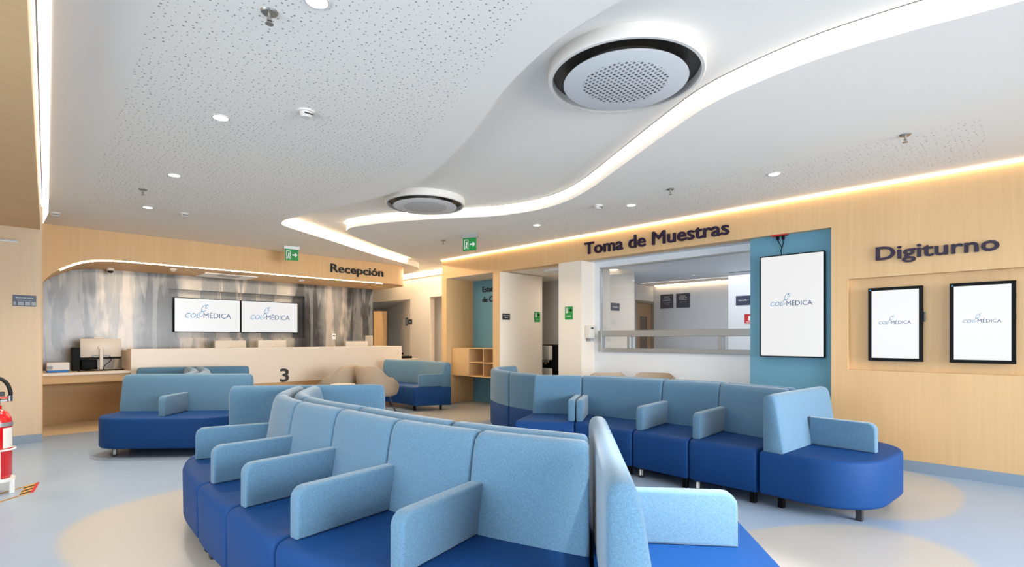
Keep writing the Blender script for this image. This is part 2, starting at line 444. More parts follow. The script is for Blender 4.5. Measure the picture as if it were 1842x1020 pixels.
cove_r = catmull([(3.6, -1.6), (3.56, -.8), (3.5, 0), (3.43, .4), (3.39, .8), (3.42, 1.15), (3.52, 1.55), (3.75, 1.98), (4.19, 2.71), (4.62, 3.43), (4.82, 3.95), (4.85, 4.43),
                  (4.72, 4.95), (4.47, 5.35), (4.21, 5.75), (3.94, 6.25), (3.78, 6.68), (3.70, 7.02), (3.77, 7.28)], 5)
chan_r = catmull([(3.77, 7.28), (3.95, 7.5), (4.35, 7.78), (5.33, 8.4), (6.25, 8.9), (7.0, 9.05), (7.99, 9.1)], 5)
chan_l = catmull([(7.99, 13.2), (7.5, 12.3), (7.42, 11.4), (7.27, 10.6), (6.95, 9.95), (6.4, 9.58)], 5)
cove_rec = catmull([(6.4, 9.58), (6.02, 9.38), (5.26, 8.98), (4.01, 8.21), (3.12, 7.68), (2.9, 7.5), (2.83, 7.28)], 5)
edge_l = catmull([(2.83, 7.28), (2.88, 6.8), (2.94, 6.3), (3.06, 5.68), (3.14, 5.17), (3.15, 4.73), (3.04, 4.1), (2.68, 3.1), (2.37, 2.44), (2.18, 1.85), (2.13, 1.37), (2.1, .4), (2.1, -1.6)], 5)
hole = []
for seg in (cove_r, chan_r, chan_l, cove_rec, edge_l): hole += [p for p in seg if not hole or (p-hole[-1]).length > 1e-4]
if (hole[0]-hole[-1]).length < 1e-4: hole.pop()
def slotx(y): return .15+.0537*(y-3.37)
outer = [(slotx(-4)+.05, -4), (6.6, -4), (6.6, 8.6), (8.3, 8.6), (8.3, 16), (.45, 16), (slotx(9.0)+.05, 9.0)]
bm = bmesh.new()
def loop(pts, z):
    vs = [bm.verts.new((p[0], p[1], z)) for p in pts]
    return vs, [bm.edges.new((vs[i], vs[(i+1) % len(vs)])) for i in range(len(vs))]
ov, oe = loop(outer, ZL); hv, he = loop(hole, ZL)
bmesh.ops.triangle_fill(bm, use_beauty=True, use_dissolve=False, edges=oe+he)
uv = [bm.verts.new((p[0], p[1], ZH)) for p in hole]
for i in range(len(hv)):
    j = (i+1) % len(hv); bm.faces.new((hv[i], hv[j], uv[j], uv[i]))
ue = []
for i in range(len(uv)): ue.append(bm.edges.get((uv[i], uv[(i+1) % len(uv)])))
bmesh.ops.triangle_fill(bm, use_beauty=True, use_dissolve=False, edges=ue)
struct('ceiling', bm, M['ceil'])

def ribbon(path, w, h, z, side):
    """a thin bar swept along a plan path: w sideways (to the given side), h high"""
    P = [Vector((p[0], p[1], 0)) for p in path]; rings = []
    for i, p in enumerate(P):
        t = (P[min(i+1, len(P)-1)]-P[max(i-1, 0)]).normalized(); nn = Vector((-t.y, t.x, 0))*side
        rings.append([p+nn*a+Vector((0, 0, b)) for a, b in ((.004, z-h), (w, z-h), (w, z), (.004, z))])
    return B().sweep(rings)
o = thing('cove_light', (4.2, 2.7, ZH-.02), 'cove', 'cove light')
link('diffuser', ribbon(cove_r, .035, .012, ZH-.001, 1), M['led'], o)
def shifted(path, dd):
    P = [Vector((p[0], p[1])) for p in path]; out = []
    for i, p in enumerate(P):
        t = (P[min(i+1, len(P)-1)]-P[max(i-1, 0)]).normalized(); out.append(p+Vector((-t.y, t.x))*dd)
    return out
link('profile', ribbon(shifted(cove_r, .050), .0065, .003, ZH-.0005, 1), M['darkgrey'], o)
tag(o, 'long S-shaped white light line in the ceiling recess over the right-hand seats', 'cove light', 'linear ceiling lights')
o = link('cove_light', ribbon(cove_rec[2:], .035, .012, ZH-.001, 1), M['ledrec']); tag(o, 'straight white light line in the ceiling recess in front of the reception lettering', 'cove light', 'linear ceiling lights')
o = link('cove_light', B().box((7.955, 9.3, ZH-.013), (7.99, 12.6, ZH-.001)), M['ledrec']); tag(o, 'short white light line over the far corridor wall right of the reception', 'cove light', 'linear ceiling lights')
# slot light at the left ceiling edge
r = []
t_ = thing('slot_light', (slotx(3), 3, ZL-.02), 'long white linear light slot at the left edge of the ceiling', 'linear light', 'linear ceiling lights')
for y in (-3.5, 8.03):
    x = slotx(y); r.append([(x, y, ZL-.004), (x+.045, y, ZL-.004), (x+.045, y, ZL+.012), (x, y, ZL+.012)])
link('diffuser', B().sweep(r), M['led'], t_)
r = []
for y in (-3.5, 8.05):
    x = slotx(y); r.append([(x-.010, y, ZL-.012), (x-.002, y, ZL-.012), (x-.002, y, ZL+.012), (x-.010, y, ZL+.012)])
link('profile', B().sweep(r), M['alu'], t_)
o = link('cove_light', B().box((6.545, -3.9, ZL-.022), (6.578, 8.58, ZL-.004)), M['ledwarm']); tag(o, 'warm light line running along the top of the wooden right wall', 'cove light', 'linear ceiling lights')
# left timber-clad lower ceiling
r = []
for y in (-4, 9.09):
    x = slotx(y)-.03; r.append([(-3, y, 2.77), (x, y, 2.77), (x, y, 3.2), (-3, y, 3.2)])
struct('trim_1', B().sweep(r), M['wood_h'])
struct('wall_left', B().box((-3, 9.09, 0), (.44, 9.25, 3.1)), M['pierwood'])
bm = B().box((.40, 9.25, 0), (.46, 11.35, 3.1)); struct('wall_reception_side', bm, M['wood'])
struct('baseboard_left', B().box((-3, 9.065, 0), (.446, 9.09, .11)), M['base'])
# outer walls behind the camera with window openings
bm = B().box((-3.1, -4.1, 0), (7, -4, .5)); bm.box((-3.1, -4.1, 2.7), (7, -4, 3.2)); bm.box((-3.1, -4.1, .5), (.4, -4, 2.7)); bm.box((6, -4.1, .5), (7, -4, 2.7))
struct('wall_back', bm, M['white'])
bm = B().box((-3.1, -4, 0), (-3, 9.2, .5)); bm.box((-3.1, -4, 2.7), (-3, 9.2, 3.2)); bm.box((-3.1, -4, .5), (-3, -1.5, 2.7)); bm.box((-3.1, 3.5, .5), (-3, 9.2, 2.7))
struct('wall_far_left', bm, M['white'])
struct('ceiling_corridor', B().box((6.78, 5.0, 2.6), (8.75, 8.44, 2.7)), M['white'])

# right timber wall: band over the openings and full-height part with the display niche
NX0, NY0, NY1, NZ0, NZ1 = 6.58, -.35, 1.36, 1.01, 2.0
bm = B().box((6.58, 1.52, 2.59), (6.78, 8.59, ZL+.15))
for a, b in (((6.58, -4, 0), (6.78, 1.52, NZ0)), ((6.58, -4, NZ1), (6.78, 1.52, ZL+.15)), ((6.58, NY1, NZ0), (6.78, 1.52, NZ1)), ((6.58, -4, NZ0), (6.78, NY0, NZ1)), ((6.66, NY0, NZ0), (6.78, NY1, NZ1))): bm.box(a, b)
struct('wall_right', bm, M['wood'])
struct('baseboard_right', B().box((6.565, -4, 0), (6.58, 1.52, .11)), M['base'])
bm = B().box((6.58, 8.44, 0), (7.9, 8.59, 2.59)); bm.box((6.555, 6.87, 0), (6.60, 7.01, 2.59)); struct('trim_2', bm, M['wood'])
struct('trim_3', B().box((6.60, 7.01, 2.585), (7.31, 8.44, 2.6)), M['white'])
struct('wall_niche', B().box((7.31, 7.0, 0), (7.40, 8.44, 2.59)), M['blue'])
struct('wall_corridor', B().box((6.60, 6.87, 0), (7.78, 7.0, 2.59)), M['white'])
struct('wall_corridor_end', B().box((8.6, 5.45, 0), (8.7, 10.2, 2.7)), M['greywall'])
struct('wall_pier', B().box((6.58, 4.98, 0), (8.15, 5.45, 2.59)).box((8.15, 5.35, 0), (8.7, 5.45, 2.6)), M['white'])
# window wall
bm = B().box((6.93, 2.39, 0), (7.03, 4.98, 1.14)); bm.box((6.93, 2.39, 2.50), (7.03, 4.98, 2.6)); bm.box((6.93, 4.89, 1.14), (7.03, 4.98, 2.5)); bm.box((6.78, 2.39, 2.59), (7.03, 4.98, 2.62))
struct('wall_window', bm, M['cool'])
struct('wall_blue', B().box((6.66, 1.52, 0), (6.78, 2.42, 2.59)), M['blue'])
win = bpy.data.objects.new('window_1', None); C.objects.link(win); win.location = (6.96, 3.6, 1.14); win['kind'] = 'structure'
bm = B()
for a, b in (((6.90, 4.82, 1.14), (7.0, 4.89, 1.48)), ((6.95, 4.865, 1.48), (7.0, 4.89, 2.5)), ((6.95, 2.39, 2.48), (7.0, 4.89, 2.505)), ((6.90, 2.39, 1.14), (7.0, 4.82, 1.20)), ((6.90, 2.39, 1.38), (7.0, 4.82, 1.48))): bm.box(a, b, .004, 1)
link('window_frame', bm, M['alu'], win)
for y in (4.32, 2.90): link('mullion', B().box((6.90, y-.03, 1.2), (7.0, y+.03, 1.38), .004, 1), M['alu'], win)
link('pane', B().box((6.972, 2.39, 1.48), (6.978, 4.865, 2.48)), M['glass'], win)
for a, b in ((4.35, 4.82), (2.93, 4.29), (2.39, 2.87)): link('pane', B().box((6.972, a, 1.2), (6.978, b, 1.38)), M['glass'], win)
# room behind the glass
struct('wall_inner_room', B().box((10.75, .2, 0), (10.85, 6.1, 2.6)), M['cool'])
struct('wall_inner_column', B().box((9.5, .2, 0), (9.62, 3.84, 2.55)).box((9.62, 3.7, 0), (10.75, 3.84, 2.55)), M['cool'])
bm = B().box((8.7, 6.07, 0), (9.98, 6.17, 2.55)); bm.box((9.98, 6.07, 2.2), (10.75, 6.17, 2.55)); struct('wall_inner_side', bm, M['cool'])
struct('wall_inner_near', B().box((7.03, .1, 0), (10.85, .2, 2.6)), M['cool'])
struct('ceiling_inner_room', B().box((7.03, .1, 2.56), (10.85, 6.17, 2.62)), M['cool'])
dr = bpy.data.objects.new('door_1', None); C.objects.link(dr); dr.location = (10.4, 6.1, 0); dr['kind'] = 'structure'
link('door_leaf', B().box((10.03, 6.10, .01), (10.70, 6.14, 2.15)), M['browndoor'], dr)
link('door_frame', B().box((9.98, 6.05, 0), (10.03, 6.12, 2.2)).box((10.70, 6.05, 0), (10.75, 6.12, 2.2)).box((10.03, 6.05, 2.15), (10.7, 6.12, 2.2)), M['metal'], dr)
link('door_glass', B().box((10.22, 6.085, 1.0), (10.5, 6.1, 1.85)), M['blacksign'], dr)
# far corridor right of the reception
bm = B().box((8.0, 8.59, 2.43), (8.15, 16, 3.2)); bm.box((8.0, 10.96, 0), (8.15, 11.85, 2.43))
struct('wall_far', bm, M['white'])
struct('wall_far_recess', B().box((8.4, 8.6, 0), (8.5, 11.8, 2.5)), M['white'])
d = Vector((2.5, 5.3)).normalized(); n = Vector((d.y, -d.x))
p0 = Vector((8.0, 11.85)); p1 = p0+d*6
bm = B().prism([p0, p1, p1+n*.1, p0+n*.1], lambda u, v, w: (u, v, 2.5*w)); struct('wall_far_hall', bm, M['white'])
struct('wall_far_end', B().box((6.5, 17, 0), (12, 17.1, 3)), M['greywall'])
struct('ceiling_far_hall', B().box((8.16, 8.6, 2.44), (12, 17, 2.5)), M['white'])
struct('wall_far_left_hall', B().box((6.56, 11.5, 0), (6.62, 17, 2.98)), M['greywall'])
d2 = bpy.data.objects.new('door_2', None); C.objects.link(d2); d2.location = (8.0, 13.3, 0); d2['kind'] = 'structure'
link('door_leaf', B().prism([(7.84, 13.5), (8.10, 13.22), (8.14, 13.26), (7.88, 13.54)], lambda u, v, w: (u, v, .01+2.14*w)), M['wood'], d2)

# ------------------------------------------------------------------ reception
arch = [(.47, 2.0), (.48, 2.09), (.515, 2.19), (.63, 2.32), (.76, 2.41), (.94, 2.495), (1.16, 2.54), (1.45, 2.55)]
arch = [(.47, 1.98)]+[(p.x, p.y) for p in catmull(arch, 4)]
canopy = thing('reception_canopy', (3.4, 10.6, 2.55), 'long light wood canopy with curved ends over the reception desk', 'canopy')
pts = arch+[(6.22, 2.55), (6.22, ZL), (.47, ZL)]
bm = B().prism(pts, lambda u, v, w: (u, 9.85+1.5*w, v))
q = [(6.22, 9.85)]+[(6.22+.45*math.sin(a), 10.3-.45*math.cos(a)) for a in [R(6+k*7) for k in range(13)]]+[(6.67, 11.35), (6.22, 11.35)]
bm.prism(q, lambda u, v, w: (u, v, 2.55+(ZL-2.55)*w))
link('fascia', bm, M['wood'], canopy, smooth=True, sharp=20)
path = [(x, z) for x, z in [(.68, 2.335), (.80, 2.41), (.96, 2.48), (1.16, 2.525), (1.45, 2.541)]]
path = [(p.x, p.y) for p in catmull(path, 4)]+[(5.97, 2.543)]
rings = [[(x, 9.90, z), (x, 9.925, z), (x, 9.925, z+.012), (x, 9.90, z+.012)] for x, z in path]
link('led_strip', B().sweep(rings), M['ledcan'], canopy)
lettering('Recepción', 'Y', (4.75, 9.846, 2.69), .18, M['letterblack'], 'black raised lettering Recepción on the wooden canopy', width=1.2, bold=.022, ext=.018)

# marble wall with screen niche
NXa, NXb, NZa, NZb = 2.30, 4.86, 1.36, 2.28
bm = B()
for a, b in (((.47, 11.3, 0), (NXa, 11.5, 2.56)), ((NXb, 11.3, 0), (6.54, 11.5, 2.56)), ((NXa, 11.3, 0), (NXb, 11.5, NZa)), ((NXa, 11.3, NZb), (NXb, 11.5, 2.56)), ((NXa, 11.42, NZa), (NXb, 11.5, NZb))): bm.box(a, b)
struct('wall_marble', bm, M['marble'])
struct('trim_4', B().box((.47, 11.27, 0), (1.6, 11.3, .7)), M['wood_h'])

def logo(face, c, width, parent):
    """wordmark on a lit screen: COL in light italic, a looping figure, MEDICA in dark blue; c = centre of the baseline"""
    h = width*.13
    sx = lambda u: (c[0], c[1]-u, c[2]) if face == 'X' else (c[0]+u, c[1], c[2])
    g = lambda u, v: ((c[0]-.001, c[1]-u, c[2]+v) if face == 'X' else (c[0]+u, c[1]-.001, c[2]+v))
    lg = text('logo', 'COL', face, sx(-.5*width), h*.92, M['logo1'], parent, width=width*.30, ext=.0012, shear=.25, bold=-.004)
    text('logo_text', 'MÉDICA', face, sx(-.11*width), h, M['logo2'], lg, width=width*.61, ext=.0012, bold=-.006)
    k = width*.17
    for cx, cy, s0 in ((-.10, .19, 1), (-.155, .06, .8), (-.04, .24, .55)):
        ps = []
        for i in range(17):
            a = i/16*2*math.pi*.86+.5
            ps.append(g(cx*width+math.cos(a)*k*.28*s0+math.sin(a)*k*.16*s0, cy*width+math.sin(a)*k*.5*s0+h*.3))
        b_ = B().tube(ps, width*.006, 5); link('logo_swirl', b_, M['logo1'], lg)
    return lg

def screen(name, face, u0, u1, z0, z1, w, depth, bez, label, cat, group, logow, extra=None, bz=None):
    """flat panel display; face X: u=Y (u0>u1 left to right), mounted plane w"""
    bz = bz or bez
    if face == 'X':
        root = thing(name, (w, (u0+u1)/2, z0), label, cat, group)
        bx = lambda ua, ub, za, zb, da, db, bev=0: B().box((w-db, ua, za), (w-da, ub, zb), bev)
        link('housing', bx(u1, u0, z0, z1, .0, depth, .004), M['black'], root)
        link('display', bx(u1+bez, u0-bez, z0+bz, z1-bz, depth, depth+.002), M['screen'], root)
        logo('X', (w-depth-.003, (u0+u1)/2, (z0+z1)/2+.0), logow, root)
    else:
        root = thing(name, ((u0+u1)/2, w, z0), label, cat, group)
        bx = lambda ua, ub, za, zb, da, db, bev=0: B().box((ua, w-db, za), (ub, w-da, zb), bev)
        link('housing', bx(u0, u1, z0, z1, .0, depth, .004), M['black'], root)
        link('display', bx(u0+bez, u1-bez, z0+bz, z1-bz, depth, depth+.002), M['screen'], root)
        logo('Y', ((u0+u1)/2, w-depth-.003, (z0+z1)/2-.05), logow, root)
    return root
screen('wall_screen', 'Y', 2.39, 3.55, 1.47, 2.13, 11.38, .05, .012, 'left of the two wide screens over the reception desk, blue logo on white', 'screen', 'screens behind the reception', .80)
screen('wall_screen', 'Y', 3.56, 4.72, 1.47, 2.13, 11.38, .05, .012, 'right of the two wide screens over the reception desk, blue logo on white', 'screen', 'screens behind the reception', .80)
for cx in (2.97, 4.14): tag(link('screen_bracket', B().box((cx-.1, 11.38, 1.7), (cx+.1, 11.42, 1.9)), M['darkgrey']), 'steel wall bracket hidden behind the '+('left' if cx < 3 else 'right')+' wide reception screen', 'bracket')

# desk
desk = thing('reception_desk', (4.05, 10.3, 0), 'long white reception counter with wooden base and the number 3', 'reception desk')
link('front_panel', B().box((1.54, 10.1, .51), (6.59, 10.14, 1.18), .004, 1), M['solid'], desk)
link('countertop', B().box((1.54, 10.14, 1.15), (6.59, 10.42, 1.18), .003, 1), M['solid'], desk)
link('end_panel', B().box((1.54, 10.14, .51), (1.58, 10.9, 1.15)), M['solid'], desk)
link('end_panel', B().box((6.55, 10.14, 0), (6.59, 11.2, 1.15)).box((6.30, 10.42, 1.15), (6.59, 11.2, 1.18)), M['solid'], desk)
link('work_surface', B().box((1.58, 10.42, .72), (6.55, 11.0, .75)), M['solid'], desk)
link('base', B().box((1.62, 10.30, 0), (6.55, 10.34, .51)), M['wood_h'], desk)
text('numeral', '3', 'Y', (3.86, 10.099, .525), .27, M['num'], desk, width=.175, bold=.03, ext=.002)
low = thing('side_counter', (1.0, 10.5, 0), 'low wooden counter with white top at the left end of the reception', 'counter')
link('top', B().box((.47, 10.08, .80), (1.535, 10.95, .84), .004, 1), M['solid'], low)
link('apron', B().box((.47, 10.12, .68), (1.535, 10.15, .80)), M['wood_h'], low)
link('support', B().box((.47, 10.85, 0), (1.535, 10.9, .80)), M['wood_h'], low)

def monitor(x, y, z, w, h, label, stand=True, group=None, base=.75):
    m_ = thing('computer_monitor', (x, y, base), label, 'monitor', group)
    link('housing', B().box((x-w/2, y, z), (x+w/2, y+.03, z+h), .008, 2), M['monitor'], m_, smooth=True)
    link('lower_bezel', B().box((x-w/2, y+.004, z-.03), (x+w/2, y+.03, z), .002, 1), M['black'], m_)
    link('stand', B().box((x-.022, y-.05, base+.01), (x+.022, y-.025, z+h*.55), .006, 2).lathe([(.0, -.045), (.04, -.045), (.04, 0), (0, 0)], (x, y, z+h*.52), 20, 'Y'), M['monitor'], m_)
    link('foot', B().box((x-.12, y-.12, base+.001), (x+.12, y+.08, base+.012), .004, 1), M['monitor'], m_)
    return m_
m_ = monitor(1.22, 10.55, 1.05, .52, .30, 'pale computer monitor seen from behind on the low left counter', base=.84)
link('webcam', B().box((1.13, 10.55, 1.35), (1.27, 10.59, 1.375), .004, 1), M['beige'], m_)
link('port_panel', B().box((1.10, 10.544, 1.062), (1.34, 10.55, 1.085)), M['signgrey'], m_)
monitor(3.18, 10.7, .98, .54, .33, 'leftmost of three pale monitors showing above the long white counter', group='monitors behind the counter')
monitor(3.95, 10.7, .98, .54, .335, 'middle of three pale monitors showing above the long white counter', group='monitors behind the counter')
monitor(5.80, 10.7, .98, .54, .31, 'rightmost of three pale monitors showing above the long white counter', group='monitors behind the counter')
tag(link('desk_divider', B().box((6.17, 10.7, .751), (6.19, 11.0, 1.42)), M['solid']), 'thin white upright divider at the right end of the counter', 'divider')
tag(link('computer_tower', B().box((.865, 10.5, .841), (.955, 10.80, 1.21), .006, 1), M['black']), 'black computer tower left of the monitor on the low counter', 'computer')
tag(link('desk_printer', B().box((.975, 10.66, .841), (1.19, 10.84, 1.01), .02, 3), M['black'], smooth=True), 'black office machine under the monitor on the low counter', 'office machine')
bx = thing('carton_box', (.70, 10.35, .84), 'small white carton with blue base on the low counter', 'box')
link('carton', B().box((.555, 10.25, .875), (.81, 10.5, .985), .002, 1), M['paper'], bx)
link('blue_base', B().box((.56, 10.24, .841), (.80, 10.5, .875), .002, 1), M['bluebox'], bx)
link('photo_print', B().box((.556, 10.247, .89), (.62, 10.25, .945)), M['signgrey'], bx)
tag(link('cable', B().tube(catmull([(.9, 10.22, .85), (1.0, 10.2, .852), (1.1, 10.25, .85), (1.25, 10.19, .852), (1.38, 10.23, .85), (1.5, 10.27, .852)], 5), .006, 6), M['black']), 'black cable curling across the low counter below the monitor', 'cable')
link('power_cord', B().tube(catmull([(1.33, 10.54, 1.06), (1.34, 10.5, 1.0), (1.27, 10.47, .93), (1.24, 10.44, .86), (1.35, 10.42, .852), (1.5, 10.45, .852)], 5), .006, 6), M['black'], m_)
tag(link('keyboard', B().box((1.0, 10.33, .841), (1.42, 10.41, .858), .003, 1), M['black']), 'black keyboard lying on the low counter', 'keyboard')
t_ = thing('desk_phone', (7.18, 10.85, .86), 'black desk phone on the small white table beyond the counter end', 'phone')
link('phone_body', B().box((7.02, 10.75, .86), (7.32, 11.0, .92), .015, 2), M['black'], t_)
link('handset', B().tube([(7.06, 10.78, .98), (7.06, 10.84, 1.0), (7.06, 10.92, 1.0), (7.06, 10.98, .97)], .025, 8), M['black'], t_)
t_ = thing('side_table', (7.2, 10.9, 0), 'small white table holding the black phone', 'table')
link('top', B().box((6.95, 10.65, .83), (7.45, 11.1, .86)), M['solid'], t_)
for a in (6.98, 7.38):
    for b in (10.68, 11.03): link('leg', B().box((a, b, 0), (a+.04, b+.04, .83)), M['alu'], t_)
th = thing('wall_thermostat', (5.53, 11.29, 1.33), 'small white wall control on the grey stone wall', 'wall control')
link('body', B().box((5.49, 11.275, 1.33), (5.57, 11.3, 1.46), .004, 1), M['signwhite'], th)
link('button', B().box((5.51, 11.27, 1.40), (5.55, 11.275, 1.43)), M['darkgrey'], th)
# under-canopy fittings
def dome(x, y, z, label, dark=True):
    t = thing('dome_camera', (x, y, z-.07), label, 'security camera')
    link('housing', B().lathe([(.0, 0), (.055, 0), (.055, -.04), (.048, -.045), (0, -.045)], (x, y, z)), M['beige'], t, smooth=True)
    link('lens_dome', B().lathe([(.042, -.045), (.036, -.068), (.022, -.08), (0, -.085)], (x, y, z)), M['black'], t, smooth=True)
dome(1.40, 11.0, 2.546, 'white dome camera with black lens under the left canopy end')
def detector(x, y, z, label, group='smoke detectors'):
    t = thing('smoke_detector', (x, y, z-.04), label, 'smoke detector', group)
    link('base', B().lathe([(.0, 0), (.06, 0), (.06, -.012), (0, -.012)], (x, y, z)), M['ceil2'], t)
    link('head', B().lathe([(.045, -.012), (.045, -.028), (.03, -.045), (0, -.045)], (x, y, z)), M['ceil2'], t, smooth=True)
    link('sensor_slot', B().box((x-.03, y-.046, z-.032), (x+.03, y-.04, z-.024)), M['darkgrey'], t)
detector(2.17, 10.35, 2.548, 'smoke detector under the canopy left of the wide screens')
detector(4.43, 10.45, 2.548, 'smoke detector under the canopy right of the wide screens')
v = thing('ceiling_cassette', (3.2, 10.9, 2.5), 'flat white ventilation panel under the canopy above the screens', 'vent')
link('panel', B().box((2.7, 10.5, 2.53), (3.6, 11.15, 2.55), .005, 1), M['signwhite'], v)
link('outlet', B().box((2.95, 10.4, 2.515), (3.3, 10.75, 2.53), .005, 1), M['alu'], v)
# sprinklers, downlights, detectors on the ceiling
def sprinkler(x, y, z, label):
    t = thing('fire_sprinkler', (x, y, z-.06), label, 'sprinkler', 'ceiling sprinklers')
    link('escutcheon', B().lathe([(.0, 0), (.042, 0), (.036, -.008), (.02, -.010), (0, -.010)], (x, y, z)), M['metal'], t, smooth=True)
    link('body', B().lathe([(.009, -.008), (.009, -.035), (.012, -.037), (.012, -.045), (.004, -.048), (.004, -.058), (0, -.058)], (x, y, z), 12), M['metal'], t)
    link('deflector', B().lathe([(0, -.058), (.02, -.058), (.02, -.061), (0, -.061)], (x, y, z), 12), M['metal'], t)
for x, y, l in ((.97, 2.67, 'nearest metal sprinkler, large at the top of the view'), (1.15, 6.83, 'metal sprinkler on the left ceiling in front of the reception canopy'),
                (5.14, .67, 'metal sprinkler above the digital screens on the right ceiling'), (5.2, 2.73, 'metal sprinkler on the ceiling above the lettering Toma de Muestras'),
                (5.28, 6.85, 'small far sprinkler left of the green exit sign')): sprinkler(x, y, ZL, l)
proto = None
for x, y, l in ((1.1, 2.42, 'round downlight at the top edge of the view beside the nearest sprinkler'), (1.18, 4.2, 'largest fully visible round downlight on the left ceiling'),
                (1.27, 6.01, 'round downlight just in front of the left ceiling sprinkler'), (1.35, 7.72, 'small round downlight furthest back on the left ceiling'),
                (5.45, 1.75, 'round downlight above the blue wall screen'), (5.49, 3.4, 'round downlight above the lettering Toma de Muestras'), (5.5, 4.96, 'small far round downlight near the left end of the right wall')):
    if proto is None:
        proto = thing('downlight', (x, y, ZL), l, 'downlight', 'round ceiling downlights')
        link('trim_ring', B().lathe([(.052, .0), (.062, 0), (.062, -.006), (.05, -.006), (.048, 0)], (x, y, ZL)), M['ceil2'], proto)
        link('lens', B().lathe([(0, -.001), (.05, -.001), (.05, -.003), (0, -.003)], (x, y, ZL)), M['lamp'], proto)
    else:
        t = proto.copy(); C.objects.link(t); t.location = (x, y, ZL); t['label'] = l
        for ch in proto.children:
            c = ch.copy(); C.objects.link(c); c.parent = t
    sd = bpy.data.lights.new('downlight_beam', 'SPOT'); sd.energy = DOWN_W*(6.0 if y > 5 and x < 3 else 1.6 if y > 3.6 and x < 3 else 2.0 if y > 3 else 1); sd.spot_size = R(125); sd.spot_blend = .8; sd.color = (1, .94, .86) if y < 3 else (1, .86, .68); sd.shadow_soft_size = .05
    so = bpy.data.objects.new('downlight_beam', sd); C.objects.link(so); so.location = (x, y, ZL-.02)
for x, y, l in ((5.22, 3.7, 'small smoke detector beside the S-shaped ceiling light'), (1.75, 7.75, 'smoke detector on the left ceiling near the reception canopy'), (.56, 8.9, 'small detector in the far left ceiling corner')):
    detector(x, y, ZL, l, 'smoke detectors')
detector(1.58, 3.65, ZL, 'small detector in the middle of the perforated ceiling', 'smoke detectors')

for x, y, l in ((1.0, -1.2, 'added round downlight behind the view, continuing the left row'), (5.4, -.6, 'added round downlight just beyond the right edge of the view, continuing the right row'), (2.6, -.9, 'added round downlight behind the view between the rows')):
    t = proto.copy(); C.objects.link(t); t.location = (x, y, ZL); t['label'] = l
    for ch in proto.children:
        c = ch.copy(); C.objects.link(c); c.parent = t
    sd = bpy.data.lights.new('downlight_beam', 'SPOT'); sd.energy = DOWN_W; sd.spot_size = R(140); sd.spot_blend = .8; sd.color = (1, .96, .92); sd.shadow_soft_size = .05  # beams of unseen downlights added to brighten the near benches
    so = bpy.data.objects.new('downlight_beam', sd); C.objects.link(so); so.location = (x, y, ZL-.02)
t = proto.copy(); C.objects.link(t); t.location = (1.45, .1, ZL); t['label'] = 'added unseen spotlight almost overhead, aimed to brighten the nearest end bench'
for ch in proto.children:
    c = ch.copy(); C.objects.link(c); c.parent = t
sd = bpy.data.lights.new('downlight_beam', 'SPOT'); sd.energy = 700; sd.spot_size = R(36); sd.spot_blend = .7; sd.color = (1, .90, .86); sd.shadow_soft_size = .05  # unseen spot added and aimed at the nearest end bench
so = bpy.data.objects.new('downlight_beam', sd); C.objects.link(so); so.location = (1.45, .1, ZL-.02); so.rotation_euler = (R(17), R(-18), 0)
# unseen downlights added to the left timber ceiling to brighten that side
for y in (2.5, 5.0, 7.5):
    t = proto.copy(); C.objects.link(t); t.location = (-1.0, y, 2.77); t['label'] = 'added unseen round downlight in the timber ceiling left of the view, %s' % {2.5: 'nearest', 5.0: 'middle', 7.5: 'furthest'}[y]
    for ch in proto.children:
        c = ch.copy(); C.objects.link(c); c.parent = t
    sd = bpy.data.lights.new('downlight_beam', 'SPOT'); sd.energy = 55; sd.spot_size = R(150); sd.spot_blend = .8; sd.color = (1, .90, .78); sd.shadow_soft_size = .05
    so = bpy.data.objects.new('downlight_beam', sd); C.objects.link(so); so.location = (-1.0, y, 2.75)
# round air units
def ac(x, y, label):
    t = thing('round_air_unit', (x, y, 2.98), label, 'air conditioner', 'round ceiling air units')
    zb = 3.02
    link('drum', B().lathe([(.47, ZH+.0), (.495, ZH), (.495, zb+.01), (.487, zb), (.468, zb), (.465, zb+.05), (.46, zb+.06)], (x, y, 0), 72), M['ceil2'], t, smooth=True)
    link('air_gap', B().lathe([(0, zb-.009), (.30, zb-.009), (.31, zb+.05), (.466, zb+.05), (.466, zb+.075), (0, zb+.075)], (x, y, 0), 72), M['gapgrey'], t, smooth=True)
    o = link('diffuser_disc', B().lathe([(0, -.020), (.385, -.020), (.395, -.017), (.39, -.010), (0, -.010)], (x, y, zb), 72), M['grille'], t, smooth=True)
    link('indicator', B().lathe([(0, -.033), (.008, -.033), (.008, -.029), (0, -.029)], (x+.27, y+.02, zb+.011), 10), M['darkgrey'], t)
ac(2.88, 1.83, 'large near round ceiling air unit with perforated disc')
ac(3.82, 5.33, 'smaller-looking far round ceiling air unit in the recess tip')

